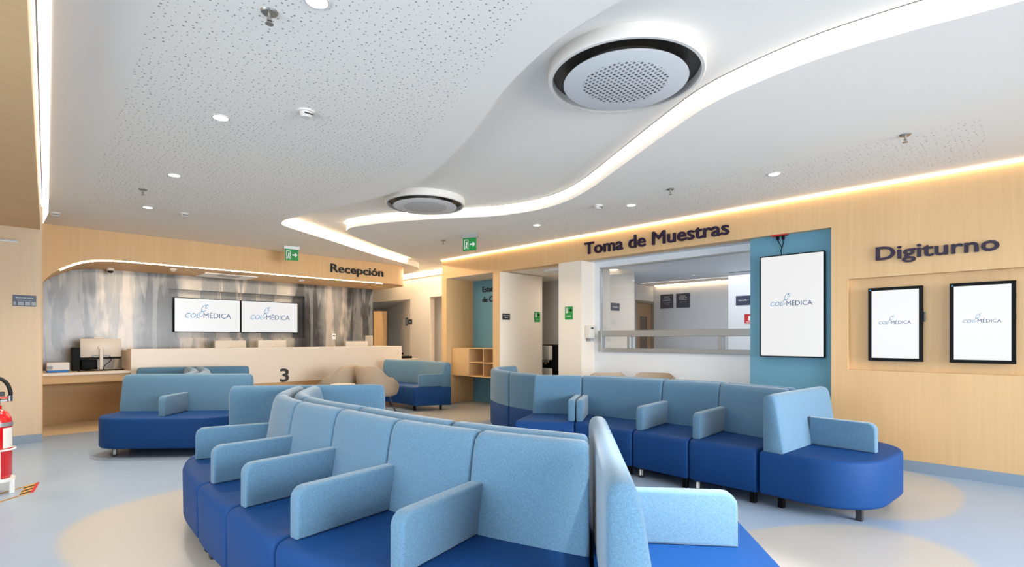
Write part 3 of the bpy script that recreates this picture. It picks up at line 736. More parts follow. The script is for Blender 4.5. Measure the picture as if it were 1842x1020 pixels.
# ------------------------------------------------------------------ exit signs
def exitsign(x, y, ang, label):
    t = thing('exit_sign', (x, y, 2.75), label, 'exit sign', 'hanging exit signs')
    c, s = math.cos(ang), math.sin(ang)
    def F(u, v, dz): return (x+c*u-s*v, y+s*u+c*v, dz)
    def bx(u0, u1, v0, v1, z0, z1):
        return B().prism([(u0, v0), (u1, v0), (u1, v1), (u0, v1)], lambda a, b, w: F(a, b, z0+(z1-z0)*w))
    link('housing', bx(-.13, .13, -.025, .025, 2.925, 2.98), M['alu'], t)
    link('panel', bx(-.11, .11, -.006, .006, 2.73, 2.925), M['green'], t)
    a = B()
    for pts in ([(.01, .815), (.055, .815), (.055, .785), (.095, .828), (.055, .87), (.055, .84), (.01, .84)],):
        a.prism(pts, lambda u, v, w: F(u, -.0065-.002*w, 2+v))
    link('arrow', a, M['signwhite'], t)
    a = B().prism([(-.09, .75), (-.09, .90), (-.02, .90), (-.02, .75), (-.03, .75), (-.03, .89), (-.08, .89), (-.08, .75)], lambda u, v, w: F(u, -.0065-.002*w, 2+v))
    a.prism([(-.065, .76), (-.055, .80), (-.045, .76), (-.038, .76), (-.045, .82), (-.035, .84), (-.04, .86), (-.055, .87), (-.06, .82), (-.072, .76)], lambda u, v, w: F(u, -.0065-.002*w, 2+v))
    link('running_figure', a, M['signwhite'], t)
exitsign(5.26, 6.16, R(-62), 'green hanging exit sign with arrow above the right-hand timber wall end')
exitsign(3.71, 9.17, R(-10), 'green hanging exit sign in front of the wooden reception canopy')

# ------------------------------------------------------------------ wall lettering, screens right
lettering('Toma de Muestras', 'X', (6.575, 4.91, 2.675), .20, M['letter'], 'dark violet raised lettering Toma de Muestras on the wooden band', width=2.27, bold=.024, ext=.018)
lettering('Digiturno', 'X', (6.575, 1.105, 2.175), .15, M['letter'], 'dark violet raised lettering Digiturno above the display niche', width=.95, bold=.024, ext=.018)
lettering('Estación\nde Café', 'X', (7.305, 8.13, 2.33), .125, M['letterblack'], 'black lettering on the blue wall of the shelf niche, partly hidden', bold=.012, ext=.01)
tvr = screen('wall_screen', 'X', 2.28, 1.585, 1.13, 2.345, 6.64, .05, .014, 'tall portrait screen on the blue wall panel', 'screen', None, .45)
tag(link('screen_bracket', B().box((6.64, 1.8, 1.6), (6.66, 2.06, 1.9)), M['darkgrey']), 'steel wall bracket behind the tall portrait screen', 'bracket')
t1 = screen('touch_kiosk', 'X', 1.175, .715, 1.115, 1.885, 6.625, .05, .032, 'left black framed portrait touch screen in the Digiturno niche', 'screen', 'touch screens in the niche', .27)
t2 = screen('touch_kiosk', 'X', .51, .045, 1.115, 1.885, 6.625, .05, .032, 'right black framed portrait touch screen in the Digiturno niche', 'screen', 'touch screens in the niche', .27)
for t, y in ((t1, 1.16), (t2, .495)):
    link('camera_sticker', B().box((6.573, y-.012, 1.855), (6.575, y+.003, 1.87)), M['logo1'], t)
    link('wall_mount', B().box((6.625, y-.33, 1.35), (6.66, y-.13, 1.6)), M['darkgrey'], t)
link('card_reader', B().box((6.60, .70, 1.52), (6.64, .714, 1.62), .003, 1), M['darkgrey'], t1)
pl = thing('power_plug', (6.6, 2.06, 2.5), 'two black plugs in red sockets above the tall screen', 'plug')
link('socket_strip', B().box((6.60, 1.98, 2.575), (6.66, 2.15, 2.589)), M['redsign'], pl)
for y in (2.09, 2.03): link('plug', B().box((6.615, y-.015, 2.53), (6.64, y+.015, 2.575), .004, 1), M['black'], pl)
link('cord', B().tube(catmull([(6.63, 2.09, 2.53), (6.64, 2.07, 2.48), (6.645, 2.05, 2.44), (6.645, 2.06, 2.40), (6.645, 2.05, 2.345)], 4), .005, 6), M['black'], pl)
link('cord', B().tube(catmull([(6.63, 2.03, 2.53), (6.64, 2.035, 2.48), (6.645, 2.05, 2.43)], 4), .005, 6), M['black'], pl)

# ------------------------------------------------------------------ small wall signs
def sign(face, u0, u1, z0, z1, w, m, label, lines=(), marks=None, cat='sign', group=None, ext=.008):
    """lines: (text, height, top offset)"""
    u0, u1 = (max(u0, u1), min(u0, u1)) if face == 'X' else (min(u0, u1), max(u0, u1))
    W_ = abs(u1-u0)
    if face == 'X':
        t = thing('wall_sign', (w, (u0+u1)/2, z0), label, cat, group); link('plate', B().box((w-ext, u1, z0), (w-.0005, u0, z1), .001, 1), m, t)
        pos = lambda u, z: (w-ext-.0004, u0-u, z)
        box = lambda a, b, c, d: B().box((w-ext-.002, u0-a, c), (w-ext-.0003, u0-b, d))
    else:
        t = thing('wall_sign', ((u0+u1)/2, w, z0), label, cat, group); link('plate', B().box((u0, w-ext, z0), (u1, w-.0005, z1), .001, 1), m, t)
        pos = lambda u, z: (u0+u, w-ext-.0004, z)
        box = lambda a, b, c, d: B().box((u0+a, w-ext-.002, c), (u0+b, w-ext-.0003, d))
    for body, h, fx, fz, wd in lines:
        text('lettering', body, face, pos(fx*W_, z0+fz*(z1-z0)), h, M['signwhite'], t, width=wd*W_, ext=.0012)
    if marks: marks(t, pos, box, W_, z0, z1)
    return t
def exit_marks(t, pos, box, W_, z0, z1):
    H_ = z1-z0
    fr = box(.12*W_, .17*W_, z0+.5*H_, z0+.9*H_)
    for a, b, c, d in ((.12, .42, .86, .9), (.38, .42, .5, .9), (.24, .31, .6, .82), (.2, .35, .5, .6)):
        x = box(a*W_, b*W_, z0+c*H_, z0+d*H_); me = bpy.data.meshes.new('t'); x.bm.to_mesh(me); x.bm.free(); fr.bm.from_mesh(me); bpy.data.meshes.remove(me)
    link('running_figure', fr, M['signwhite'], t)
    P = lambda a, b: pos(a*W_, z0+b*H_)
    bm = bmesh.new(); vs = [bm.verts.new(P(a, b)) for a, b in ((.5, .67), (.7, .67), (.7, .55), (.92, .71), (.7, .87), (.7, .75), (.5, .75))]; f = bm.faces.new(vs)
    bmesh.ops.solidify(bm, geom=[f], thickness=.0012); link('arrow', bm, M['signwhite'], t)
sign('X', 5.31, 5.15, 1.66, 1.87, 6.58, M['green'], 'green exit sign with arrow on the white pier', [('SALIDA', .022, .22, .2, .56)], exit_marks)
sign('Y', 6.66, 6.86, 1.70, 1.82, 6.87, M['blacksign'], 'small black landscape sign on the white corridor wall', [('Estación de Café', .02, .1, .6, .8), ('Baños', .016, .3, .3, .4)])
sign('Y', 7.54, 7.71, 1.68, 1.88, 6.87, M['green'], 'small green exit sign on the white corridor wall', [('SALIDA', .02, .22, .2, .56)], exit_marks)
sign('Y', .17, .39, 1.765, 1.905, 9.09, M['navysign'], 'navy sign on the far left wall, window reflections painted along its lower edge', [('Bienvenidos', .012, .12, .72, .76), ('Reciba atención aquí', .009, .2, .5, .6)],
     lambda t, pos, box, W_, z0, z1: [link('painted_reflection', box(a*W_, b*W_, z0+.01, z0+.055), M['signgrey'], t) for a, b in ((.03, .14), (.22, .46), (.54, .74), (.8, .98))])  # pale patches stand in for window reflections on the sign
sign('X', 5.89, 5.57, 2.03, 2.35, 10.75, M['navysign'], 'left of two square navy signs seen through the window', [('Espacio', .03, .3, .78, .4), ('Atención', .03, .26, .66, .48), ('consultorios', .03, .2, .54, .6), ('Toma de muestras', .014, .25, .38, .5), ('y citología', .014, .32, .28, .36)])
sign('X', 5.50, 5.18, 2.03, 2.35, 10.75, M['navysign'], 'right of two square navy signs seen through the window', [('Horario', .03, .3, .78, .4), ('Entrega de', .03, .22, .66, .56), ('resultados', .03, .2, .54, .6), ('Lunes a viernes', .014, .25, .38, .5)])
sign('X', 3.70, 3.44, 1.95, 2.12, 9.5, M['navysign'], 'navy sign Ventanilla 1 at the right edge of the window', [('Ventanilla 1', .03, .16, .45, .68)])
sign('Y', 7.40, 7.66, 1.83, 1.96, 4.98, M['navysign'], 'navy sign Ventanilla 2 at the left inside the window', [('Ventanilla 2', .026, .16, .4, .68)])
sign('X', 3.55, 3.32, 1.62, 1.79, 9.5, M['redsign'], 'red fire alarm sign inside the window beside the blue panel', [], lambda t, pos, box, W_, z0, z1: [link('pictogram', box(.3*W_, .5*W_, z0+.05, z0+.13), M['signwhite'], t), link('text_bar', box(.12*W_, .8*W_, z0+.02, z0+.03), M['signwhite'], t)])
sign('X', 11.94, 11.76, 1.74, 1.87, 8.0, M['blacksign'], 'small square black sign on the far corridor wall', [], lambda t, pos, box, W_, z0, z1: link('pictogram', box(.35*W_, .65*W_, z0+.04, z0+.09), M['signgrey'], t))
p = p0+d*.55
t_ = thing('wall_sign', (p.x, p.y, 1.72), 'narrow black and white sign furthest back on the hall wall', 'sign')
def hs(u0, u1, z0, z1, dep): return B().prism([p0+d*u0, p0+d*u1, p0+d*u1-n*dep, p0+d*u0-n*dep], lambda a, b, w: (a, b, z0+(z1-z0)*w))
link('plate', hs(.45, .80, 1.72, 1.94, .012), M['blacksign'], t_); link('pale_half', hs(.50, .60, 1.75, 1.91, .014), M['signwhite'], t_)
sign('X', 10.70, 10.46, 1.70, 1.88, 8.4, M['redsign'], 'red fire equipment sign in the far wall recess', [], lambda t, pos, box, W_, z0, z1: [link('pictogram', box(.3*W_, .5*W_, z0+.05, z0+.14), M['signwhite'], t), link('text_bar', box(.12*W_, .8*W_, z0+.02, z0+.03), M['signwhite'], t)])
sd_ = thing('soap_dispenser', (6.75, 4.97, 1.32), 'grey hand sanitiser dispenser on the pier beside the window', 'dispenser')
link('body', B().box((6.66, 4.88, 1.35), (6.80, 4.979, 1.56), .012, 3), M['beige'], sd_, smooth=True)
link('nozzle', B().box((6.69, 4.87, 1.31), (6.77, 4.95, 1.35), .008, 2), M['signgrey'], sd_)
link('window', B().box((6.70, 4.876, 1.50), (6.76, 4.88, 1.53)), M['darkgrey'], sd_)
sl = thing('linear_wall_lamp', (-.1, 9.06, 2.59), 'slim silver linear lamp high on the far left wall', 'wall lamp')
link('body', B().box((-.9, 9.05, 2.58), (.23, 9.089, 2.60), .003, 1), M['chrome'], sl)
link('diffuser', B().box((-.89, 9.06, 2.572), (.22, 9.085, 2.58)), M['signwhite'], sl)

# ------------------------------------------------------------------ shelf niche and water dispenser
cb = thing('wall_cabinet', (7.0, 7.75, .59), 'light wood wall cabinet with open shelves in the blue niche', 'cabinet')
bm = B()
for a, b in (((6.72, 7.02, 1.14), (7.305, 8.435, 1.16)), ((6.72, 7.02, .59), (7.305, 8.435, .61)), ((6.73, 7.02, .865), (7.3, 7.9, .885)), ((7.29, 7.02, .61), (7.305, 8.435, 1.14))): bm.box(a, b)
for y in (7.02, 7.455, 7.89, 8.415): bm.box((6.72, y, .61), (7.29, y+.02, 1.14))
link('carcass', bm, M['wood_h'], cb)
link('door', B().box((6.715, 7.91, .61), (6.73, 8.415, 1.14), .002, 1), M['wood_h'], cb)
wd = thing('water_dispenser', (8.42, 7.2, 0), 'black and white water dispenser standing in the corridor opening', 'water dispenser')
link('body', B().box((8.30, 7.04, .02), (8.58, 7.34, 1.22), .02, 3), M['black'], wd, smooth=True)
link('upper_front', B().box((8.19, 7.04, .90), (8.30, 7.30, 1.20), .015, 3), M['beige'], wd, smooth=True)
link('lower_front', B().box((8.21, 7.04, .05), (8.30, 7.30, .72), .012, 2), M['beige'], wd, smooth=True)
for y in (7.12, 7.18, 7.24): link('tap', B().box((8.24, y-.012, .84), (8.27, y+.012, .9), .003, 1), M['alu'], wd)
link('label', B().box((8.296, 7.2, .80), (8.30, 7.26, .83)), M['brass'], wd)

# ------------------------------------------------------------------ modular curved benches
HB, HS, ZB = .905, .455, .10
BACKP = [(.012, HS-.02), (.012, .845), (.018, .875), (.036, .897), (.062, HB), (.098, .902), (.122, .886), (.136, .855), (.150, .80), (.205, .50), (.208, HS-.02)]
def seatp(D):
    r = .028
    return [(.010, ZB), (.010, HS-.01), (.02, HS), (D-.055, HS), (D-.028, HS-.006), (D-.010, HS-.018), (D, HS-.045), (D-.004, ZB+.02), (D-.02, ZB)]
def inset(P, k):
    cx = (min(a for a, b in P)+max(a for a, b in P))/2; cz = (min(b for a, b in P)+max(b for a, b in P))/2
    w = (max(a for a, b in P)-min(a for a, b in P))/2; h = (max(b for a, b in P)-min(b for a, b in P))/2
    return [(cx+(a-cx)*max(0, 1-k/w), cz+(b-cz)*max(0, 1-k/h)) for a, b in P]
def steps(L, r):
    """(u, inset) along a unit with rounded ends of radius r; L = length"""
    s0 = [(1-math.cos(R(a)))*r/L for a in (20, 45, 68, 90)]; i0 = [(1-math.sin(R(a)))*r for a in (20, 45, 68, 90)]
    g = .003/L
    a = [(g+u, i) for u, i in zip(s0, i0)]; m = max(2, int(L/.09))
    return a+[(s0[-1]+g+(1-2*(s0[-1]+g))*k/m, 0) for k in range(1, m)]+[(1-u, i) for u, i in a[::-1]]
class Row:
    def __init__(s, S, F): s.S = [Vector(p) for p in S]; s.F = [Vector(p) for p in F]
    def ev(s, P, t):
        n = len(P); i = min(int(t), n-2); f = t-i
        a, b, c, d_ = P[max(i-1, 0)], P[i], P[i+1], P[min(i+2, n-1)]
        if i == 0: a = 2*b-c
        if i+2 > n-1: d_ = 2*c-b
        return .5*((2*b)+(c-a)*f+(2*a-5*b+4*c-d_)*f*f+(3*b-a-3*c+d_)*f**3)
    def at(s, t):
        S, F = s.ev(s.S, t), s.ev(s.F, t); v = F-S; D = v.length
        return S, v/D, D
def legs(root, pts, sticker=None):
    for i, (x, y) in enumerate(pts):
        bm = B().box((x-.022, y-.022, 0), (x+.022, y+.022, ZB+.005), .003, 1)
        l = link('leg', bm, M['darkgrey'] if i else M['black'], root)
        if sticker is not None and i == sticker:
            vx, vy = Vector((x, y)).normalized()*.024
            link('leg_label', B().prism([(x-vx-vy*.6, y-vy+vx*.6), (x-vx+vy*.6, y-vy-vx*.6), (x-vx*1.1+vy*.6, y-vy*1.1-vx*.6), (x-vx*1.1-vy*.6, y-vy*1.1+vx*.6)], lambda a, b, w: (a, b, .025+.055*w)), M['paper'], l)
def arm(root, P, v, side, D, z1=.685, start=.165, end=.07, off=.045, th=.075):
    """P spine point, v unit vector to the front, side unit vector along the row (into the unit)"""
    r = .055; z0 = HS+.001; d0, d1 = start, D-end
    pr = [(d0, z0), (d1, z0), (d1, z1-r)]+[(d1-r+r*math.cos(R(a)), z1-r+r*math.sin(R(a))) for a in (22, 45, 68, 90)]+[(d0+.0, z1)]
    c = P+side*off
    def f(u, z, w):
        q = c+v*u+side*(w-.5)*th
        return (q.x, q.y, z)
    link('armrest', B().prism(pr, f, .014, 3, True), M['light'], root, smooth=True, sharp=50)
def unit(row, a, b, label, group, arm_at=None, sticker=None, back=True, arm2=False):
    L = sum((row.at(a+(b-a)*(k+1)/6)[0]-row.at(a+(b-a)*k/6)[0]).length for k in range(6))
    S0, v0, D0 = row.at((a+b)/2)
    root = thing('modular_bench', (S0.x+v0.x*D0/2, S0.y+v0.y*D0/2, 0), label, 'bench seat', group)
    Lm = (L+sum((row.ev(row.F, a+(b-a)*(k+1)/6)-row.ev(row.F, a+(b-a)*k/6)).length for k in range(6)))/2
    rings = []
    for u, i in steps(max(Lm, .2), .022):
        S, v, D = row.at(a+(b-a)*u); rings.append([(S.x+v.x*p, S.y+v.y*p, z) for p, z in inset(seatp(D), i)])
    link('seat', B().sweep(rings), M['dark'], root, smooth=True, sharp=50)
    rings = []
    for u, i in steps(max(L, .2), .03):
        S, v, D = row.at(a+(b-a)*u); rings.append([(S.x+v.x*p, S.y+v.y*p, z) for p, z in inset(BACKP, i)])
    if back: link('backrest', B().sweep(rings), M['light'], root, smooth=True, sharp=60)
    for t in ([arm_at] if not isinstance(arm_at, (list, tuple)) else arm_at):
        if t is None: continue
        tt = b if t == 'b' else a
        S, v, D = row.at(tt); nxt = row.at(tt+(-.05 if t == 'b' else .05))[0]; side = (nxt-S); side = (side-v*side.dot(v)).normalized()
        arm(root, S, v, side, D)
    pts = []
    for tt in (a+.1*(b-a), b-.1*(b-a)):
        S, v, D = row.at(tt)
        for q in (.1, D-.08): pts.append(tuple(S+v*q))
    legs(root, [pts[1], pts[3], pts[0], pts[2]], sticker)
    return root
def dend(A, Bp, n, label, group, dep=.74, sticker=None, rc=.36):
    A, Bp, n = Vector(A), Vector(Bp), Vector(n).normalized(); t = (Bp-A).normalized(); L = (Bp-A).length
    n = (n-t*n.dot(t)).normalized()
    c0 = (A+Bp)/2+n*dep/2
    root = thing('rounded_end_bench', (c0.x, c0.y, 0), label, 'bench seat', group)
    out = [(0, 0), (0, dep-rc)]+[(rc-rc*math.cos(R(a)), dep-rc+rc*math.sin(R(a))) for a in range(9, 91, 9)]+[(L-rc+rc*math.sin(R(a)), dep-rc+rc*math.cos(R(a))) for a in range(0, 90, 9)]+[(L, dep-rc), (L, 0)]
    def f(u, w_, w):
        q = A+t*u+n*w_; return (q.x, q.y, ZB+(HS-ZB)*w)
    link('seat', B().prism(out, f, .03, 3, True), M['dark'], root, smooth=True, sharp=60)
    rings = []
    for u, i in steps(L, .035):
        q = A+t*(L*u); rings.append([(q.x+n.x*(p*.85+.004), q.y+n.y*(p*.85+.004), z) for p, z in inset(BACKP, i)])
    # bring the top corners down so they round off in elevation
    for k, (u, i) in enumerate(steps(L, .035)):
        e = min(u, 1-u)*L; rr = .07
        drop = (rr-math.sqrt(max(0, rr*rr-(rr-e)**2))) if e < rr else 0
        rings[k] = [(x, y, z-(drop*.5 if z > .7 else 0)) for x, y, z in rings[k]]
    link('backrest', B().sweep(rings), M['light'], root, smooth=True, sharp=60)
    arm(root, (A+Bp)/2, n, t, dep, off=0, end=.12, th=.08)
    legs(root, [tuple(A+t*u+n*w_) for u, w_ in ((.12, .12), (L-.12, .12), (.25, dep-.14), (L-.25, dep-.14))], sticker)
    return root

# foreground island
S = [(1.883, 1.378), (1.74, 1.89), (1.65, 2.45), (1.635, 3.06), (1.61, 3.62), (1.71, 4.22), (2.09, 4.81)]
Fr = [(1.312, .948), (1.0, 1.72), (.87, 2.35), (.86, 2.98), (.88, 3.6), (1.0, 4.42), (1.53, 5.26)]
Gr = [(2.438, 1.832), (2.42, 2.18), (2.36, 2.62), (2.33, 3.02), (2.34, 3.44), (2.42, 3.86), (2.65, 4.37)]
rowA = Row(S, Fr); rowA2 = Row(S, Gr)
gA = 'seats of the nearest bench island'
unit(rowA, 0, 1, 'nearest front seat of the foreground island, beside the tall end backrest', gA, 'b')
unit(rowA, 1, 2, 'second seat from the camera in the foreground front row', gA, 'b')
unit(rowA, 2, 3, 'third seat from the camera in the foreground front row', gA, 'b')
unit(rowA, 3, 4, 'fourth seat from the camera in the foreground front row', gA, 'b', 1)
unit(rowA, 4, 5, 'fifth narrow seat of the foreground front row, ending at the furthest armrest', gA, 'b')
unit(rowA, 5, 6, 'furthest corner seat of the foreground front row against the far cross backrest', gA, None)
unit(rowA2, 0, 1.5, 'wide rear seat of the foreground island directly behind the nearest front seat', gA)
unit(rowA2, 1.5, 3, 'rear seat at the middle of the foreground island, only its backrest top showing', gA)
unit(rowA2, 3, 4.5, 'rear seat of the foreground island, curved backrest top before the far cross panel', gA)
unit(rowA2, 4.5, 6, 'furthest rear seat of the foreground island in front of the right cross panel', gA)
dend((1.325, .925), (2.45, 1.82), (.64, -.77), 'rounded end seat at the bottom right with very bright armrest', gA)
dend((2.65, 4.37), (1.53, 5.26), (.62, .785), 'rounded far end seat of the foreground island with wide cross backrest', gA)
# right island
Sr = [(5.03, 1.462), (5.20, 2.14), (5.21, 2.77), (5.06, 3.80), (4.74, 4.27), (4.84, 4.88), (5.08, 5.45), (5.48, 5.88), (6.08, 6.05)]
F1 = Row(Sr[:5], [(4.335, 1.525), (4.34, 2.11), (4.37, 2.70), (4.37, 3.40), (3.99, 3.93)])
gB = 'seats of the right bench island'
unit(F1, 0, 1, 'front seat of the right island next to its tall rounded end backrest', gB, 'b', 1)
unit(F1, 1, 2, 'second front seat of the right island counted from its rounded end', gB, 'b', 1)
unit(F1, 2, 3, 'wide front seat in the middle of the right island with two armrests', gB, 'b')
unit(Row([(5.06, 3.80), (4.74, 4.27)], [(4.37, 3.40), (3.99, 3.93)]), 0, 1, 'angled front seat at the left of the right island beside the dark outer bench back', gB, 'a')
F2 = Row(Sr[4:], [(5.40, 4.55), (5.52, 4.9), (5.66, 5.14), (5.86, 5.30), (6.12, 5.36)])
unit(F2, 0, 1, 'bench seat turned away, flat grey outer back beside the angled front seat', gB)
unit(F2, 1, 3, 'bench seat turned away with curved grey outer back, leftmost of the right island', gB)
unit(F2, 3, 4, 'bench seat at the far end of the curved right island', gB)
F3 = Row([(5.03, 1.462), (5.20, 2.14), (5.21, 2.77), (5.10, 3.6)], [(5.66, 1.43), (5.90, 2.16), (5.92, 2.85), (5.72, 3.9)])
unit(F3, 0, 1, 'rear seat of the right island behind its end, facing the blue panel', gB)
unit(F3, 1, 2, 'rear seat of the right island facing the blue panel and window wall', gB)
unit(F3, 2, 3, 'rear seat of the right island facing the window', gB)
dend((4.33, 1.50), (5.52, 1.40), (-.08, -1), 'rounded blue end seat at the right with single central armrest', gB, dep=.76, rc=.42)
# left island in front of the reception
gC = 'seats of the left bench island'
dend((2.37, 7.0), (1.2, 8.03), (-.66, -.75), 'rounded navy end seat at the left with one armrest, in front of the counter', gC, dep=.76, sticker=3)
Sc = [(1.79, 7.52), (2.0, 8.08), (2.15, 8.68), (2.235, 9.30)]
C1 = Row(Sc, [(1.2, 8.03), (1.32, 8.5), (1.44, 9.0), (1.52, 9.6)]); C2 = Row(Sc, [(2.37, 7.0), (2.74, 7.75), (2.92, 8.4), (2.95, 9.0)])
for i, l in enumerate(('nearest', 'middle', 'furthest')):
    unit(C1, i, i+1, l+' left-hand seat of the left island, mostly hidden behind its end backrest', gC)
    unit(C2, i, i+1, l+' right-hand seat of the left island, mostly hidden behind its end backrest', gC, 'b' if i == 0 else None)
dend((1.52, 9.6), (2.95, 9.0), (.387, .92), 'far end seat of the left island, only its backrest showing below the counter', gC, dep=.66)
# far curved sofa
sf = Row([(6.08, 7.62), (6.22, 8.5), (6.12, 9.1), (5.98, 9.75)], [(5.46, 7.95), (5.50, 8.5), (5.40, 8.95), (5.22, 9.35)])
unit(sf, 0, 3, 'curved grey and navy sofa in front of the wooden portal, far centre', None, ['a', 'b'])

# ------------------------------------------------------------------ tub chairs
def tub(x, y, ang, label, group, z=0):
    t = thing('tub_chair', (x, y, 0), label, 'armchair', group)
    c, s = math.cos(ang), math.sin(ang)
    W3 = lambda a, b, h: (x+c*a-s*b, y+s*a+c*b, h)
    # shell: open bowl; phi=0 is the front (+a), back at 180
    bm = bmesh.new(); NPH = 40; out, inn = [], []
    def top(ph):
        k = .5-.5*math.cos(ph)      # 0 front .. 1 back
        k2 = max(0, min(1, (k-.08)/.5)); k2 = k2*k2*(3-2*k2); k3 = max(0, min(1, (k-.62)/.3)); k3 = k3*k3*(3-2*k3)
        return .46+.17*k2+.20*k3
    prof = [(.45, 0), (.80, .06), (.95, .2), (1.0, .45), (1.02, 1)]
    for lay, th in ((out, 0), (inn, .035)):
        for j in range(NPH):
            ph = 2*math.pi*j/NPH; tp = top(ph); col = []
            for rr, q in prof:
                rx = (.34 if lay is out else .30)*rr; ry = (.36 if lay is out else .32)*rr
                h = .30+th+(tp-.30-th*(1-q))*q
                flare = 1+.08*q
                col.append(bm.verts.new(W3(rx*math.cos(ph)*flare, ry*math.sin(ph)*flare, h-(th if q == 1 else 0)*0)))
            lay.append(col)
    K = len(prof)
    for j in range(NPH):
        a, b = out[j], out[(j+1) % NPH]; a2, b2 = inn[j], inn[(j+1) % NPH]
        for i in range(K-1):
            bm.faces.new((a[i], b[i], b[i+1], a[i+1])); bm.faces.new((a2[i], a2[i+1], b2[i+1], b2[i]))
        bm.faces.new((a[K-1], b[K-1], b2[K-1], a2[K-1]))
    bm.faces.new([o[0] for o in out][::-1]); bm.faces.new([o[0] for o in inn])
    bmesh.ops.recalc_face_normals(bm, faces=bm.faces)
    link('shell', bm, M['shell'], t, smooth=True, sharp=70)
    pts = [(.26*math.cos(a), .27*math.sin(a)) for a in [2*math.pi*k/28 for k in range(28)]]
    link('cushion', B().prism(pts, lambda u, v, w: W3(u, v, .37+.09*w), .025, 3, True), M['shell'], t, smooth=True)
    for a, b in ((.2, .2), (.2, -.2), (-.2, .2), (-.2, -.2)):
        link('leg', B().tube([W3(a*.7, b*.7, .33), W3(a*1.15, b*1.15, .0)], .013, 8), M['darkgrey'], t)
gT = 'taupe tub chairs'
tub(4.45, 8.95, R(118), 'left of two taupe tub chairs in front of the counter', gT)
tub(4.90, 8.30, R(18), 'right taupe tub chair before the far sofa, armrest wing to the right', gT)
tub(6.33, 4.45, R(60), 'taupe tub chair top showing below the sanitiser dispenser, behind the right island', gT)
tub(6.35, 3.62, R(200), 'taupe tub chair barely showing behind the right island below the window', gT)
ct = thing('coffee_table', (4.15, 8.0, 0), 'low round white table beside the taupe tub chairs', 'table')
link('top', B().lathe([(0, .56), (.2, .56), (.2, .585), (0, .585)], (4.12, 8.08, 0), 40), M['solid'], ct)
link('column', B().lathe([(0, .0), (.15, 0), (.15, .012), (.025, .02), (.025, .56), (0, .56)], (4.12, 8.08, 0), 32), M['alu'], ct)

# ------------------------------------------------------------------ fire extinguisher
ex, ey = .02, 6.33
E_ = thing('fire_extinguisher', (ex, ey, .13), 'red fire extinguisher in a white stand at the left edge', 'fire extinguisher')
r0 = .098
link('cylinder', B().lathe([(0, .14), (.085, .14), (r0, .16), (r0, .62), (.092, .66), (.075, .70), (.045, .725), (.03, .735), (.03, .765), (0, .765)], (ex, ey, 0), 48), M['red'], E_, smooth=True)
link('strap', B().lathe([(r0, .588), (r0+.004, .588), (r0+.004, .622), (r0, .622)], (ex, ey, 0), 48), M['alu'], E_)
link('valve', B().lathe([(0, .765), (.022, .765), (.022, .80), (.03, .805), (.03, .83), (0, .83)], (ex, ey, 0), 16).box((ex+.0, ey-.02, .795), (ex+.085, ey+.0, .82), .004, 1), M['chrome'], E_)
link('carry_handle', B().box((ex-.06, ey-.012, .845), (ex+.05, ey+.012, .885), .004, 1), M['darkgrey'], E_)
link('safety_pin', B().box((ex+.02, ey-.03, .825), (ex+.085, ey-.018, .84)), M['red'], E_)
link('hose', B().tube(catmull([(ex+.07, ey-.015, .82), (ex+.085, ey-.02, .87), (ex+.06, ey-.02, .96), (ex-.0, ey-.02, 1.01), (ex-.08, ey, 1.0), (ex-.14, ey+.02, .85), (ex-.14, ey, .5)], 6), .015, 10), M['rubber'], E_)
link('hose_ferrule', B().lathe([(0, .80), (.018, .80), (.018, .85), (0, .85)], (ex+.08, ey-.018, 0), 14), M['chrome'], E_)
# label patch on the cylinder: curved, facing right of the camera axis
base = math.atan2(-ey, -ex)
rings = []
for k in range(9):
    a = base+R(22)+R(52)*k/8
    rings.append([(ex+math.cos(a)*q, ey+math.sin(a)*q, z) for q, z in ((r0+.0005, .40), (r0+.002, .40), (r0+.002, .575), (r0+.0005, .575))])
link('paper_label', B().sweep(rings), M['paper'], E_)
stn = thing('extinguisher_stand', (ex, ey, 0), 'white metal floor stand around the red extinguisher', 'stand')
ring = [(ex+math.cos(a)*(r0+.018), ey+math.sin(a)*(r0+.018), .385) for a in [2*math.pi*k/36 for k in range(36)]]
link('ring', B().tube(ring, .008, 8, True), M['signwhite'], stn)
link('base_tray', B().lathe([(0, .11), (r0+.02, .11), (r0+.02, .135), (0, .135)], (ex, ey, 0), 40), M['signwhite'], stn)
for a in (base+R(8), base+R(128), base+R(248)):
    px_, py_ = ex+math.cos(a)*(r0+.012), ey+math.sin(a)*(r0+.012)
    link('upright', B().tube([(px_, py_, .11), (px_, py_, .385)], .007, 8), M['signwhite'], stn)
for a in (base+R(62), base+R(182), base+R(302)):
    px_, py_ = ex+math.cos(a)*(r0+.008), ey+math.sin(a)*(r0+.008)
    link('leg', B().box((px_-.018, py_-.018, 0), (px_+.018, py_+.018, .12), .003, 1), M['signwhite'], stn)
mk = thing('floor_marking', (ex, ey, .0005), 'yellow and black striped floor tape with a red end beside the extinguisher', 'floor marking')
def quad(pts, z=.002): return B().prism(pts, lambda u, v, w: (u, v, .0003+z*w))
rt = Vector((math.sin(R(44.8)), -math.cos(R(44.8)))); fw = Vector((math.cos(R(44.8)), math.sin(R(44.8))))
A0 = Vector((.02, 6.34)); ux = Vector((.22, .20)).normalized(); uy = Vector((.05, .36)).normalized()
P_ = lambda a, b: tuple(Vector((.25, 6.17))+ux*a+uy*b)
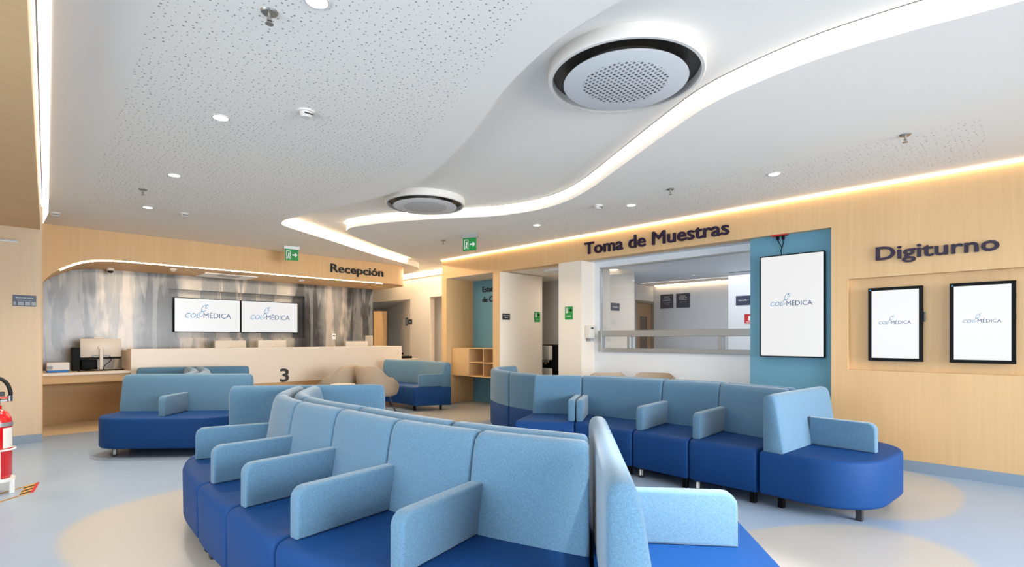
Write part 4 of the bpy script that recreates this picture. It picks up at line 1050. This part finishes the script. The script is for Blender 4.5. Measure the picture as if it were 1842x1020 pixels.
for i, (b0, b1, m_) in enumerate(((0, .04, 'brass'), (.04, .10, 'tapeblack'), (.10, .16, 'brass'), (.16, .22, 'tapeblack'), (.22, .28, 'brass'), (.28, .34, 'tapeblack'), (.34, .40, 'brass'))):
    link('tape_stripe', quad([P_(-.14, b0), P_(-.035, b0), P_(-.035, b1), P_(-.14, b1)]), M[m_], mk)
link('red_end', quad([P_(-.035, 0), P_(0, 0), P_(0, .40), P_(-.035, .40)]), M['redsign'], mk)
for b0 in (0, .36):
    link('side_tape', quad([P_(-.60, b0), P_(-.14, b0), P_(-.14, b0+.04), P_(-.60, b0+.04)]), M['brass'], mk)
    link('side_tape', quad([P_(-.60, b0+.012), P_(-.14, b0+.012), P_(-.14, b0+.026), P_(-.60, b0+.026)], .0026), M['tapeblack'], mk)

# linear LEDs of the inner room; the area lights after them are added fill
t_ = thing('linear_ceiling_lamp', (7.3, 3.3, 2.55), 'dotted white light line just inside the top of the window', 'ceiling lamp')
link('diffuser', B().box((7.25, .6, 2.545), (7.28, 4.5, 2.558)), M['led'], t_)
t_ = thing('linear_ceiling_lamp', (10.6, 4.6, 2.5), 'soft white light line along the back of the room seen through the window', 'ceiling lamp')
link('diffuser', B().box((10.68, 3.85, 2.545), (10.72, 6.0, 2.558)), M['ledwarm'], t_)
area('inner_room_fill', (8.8, 2.8, 2.5), (0, 0, 0), 2.5, 3.5, 44, (.95, .97, 1))  # unseen panel added to brighten the room behind the glass
area('corridor_fill', (7.9, 6.0, 2.55), (0, 0, 0), .6, .6, 7, (1, .88, .74))  # no fitting here; added to brighten the corridor opening
area('hall_fill', (9.0, 12.6, 2.4), (0, 0, 0), .3, 1.0, 26, (1, .88, .72))  # unseen warm fill added to lift the far hall
area('passage_fill', (7.3, 10.6, 2.95), (0, 0, 0), .5, 1.8, 14, (1, .88, .72))  # added brightness for the passage beside the reception, no fitting
area('canopy_fill', (3.4, 10.95, 2.5), (0, 0, 0), 4.6, .15, 20, (1, .88, .72))  # extra unseen light added under the canopy besides its LED strip
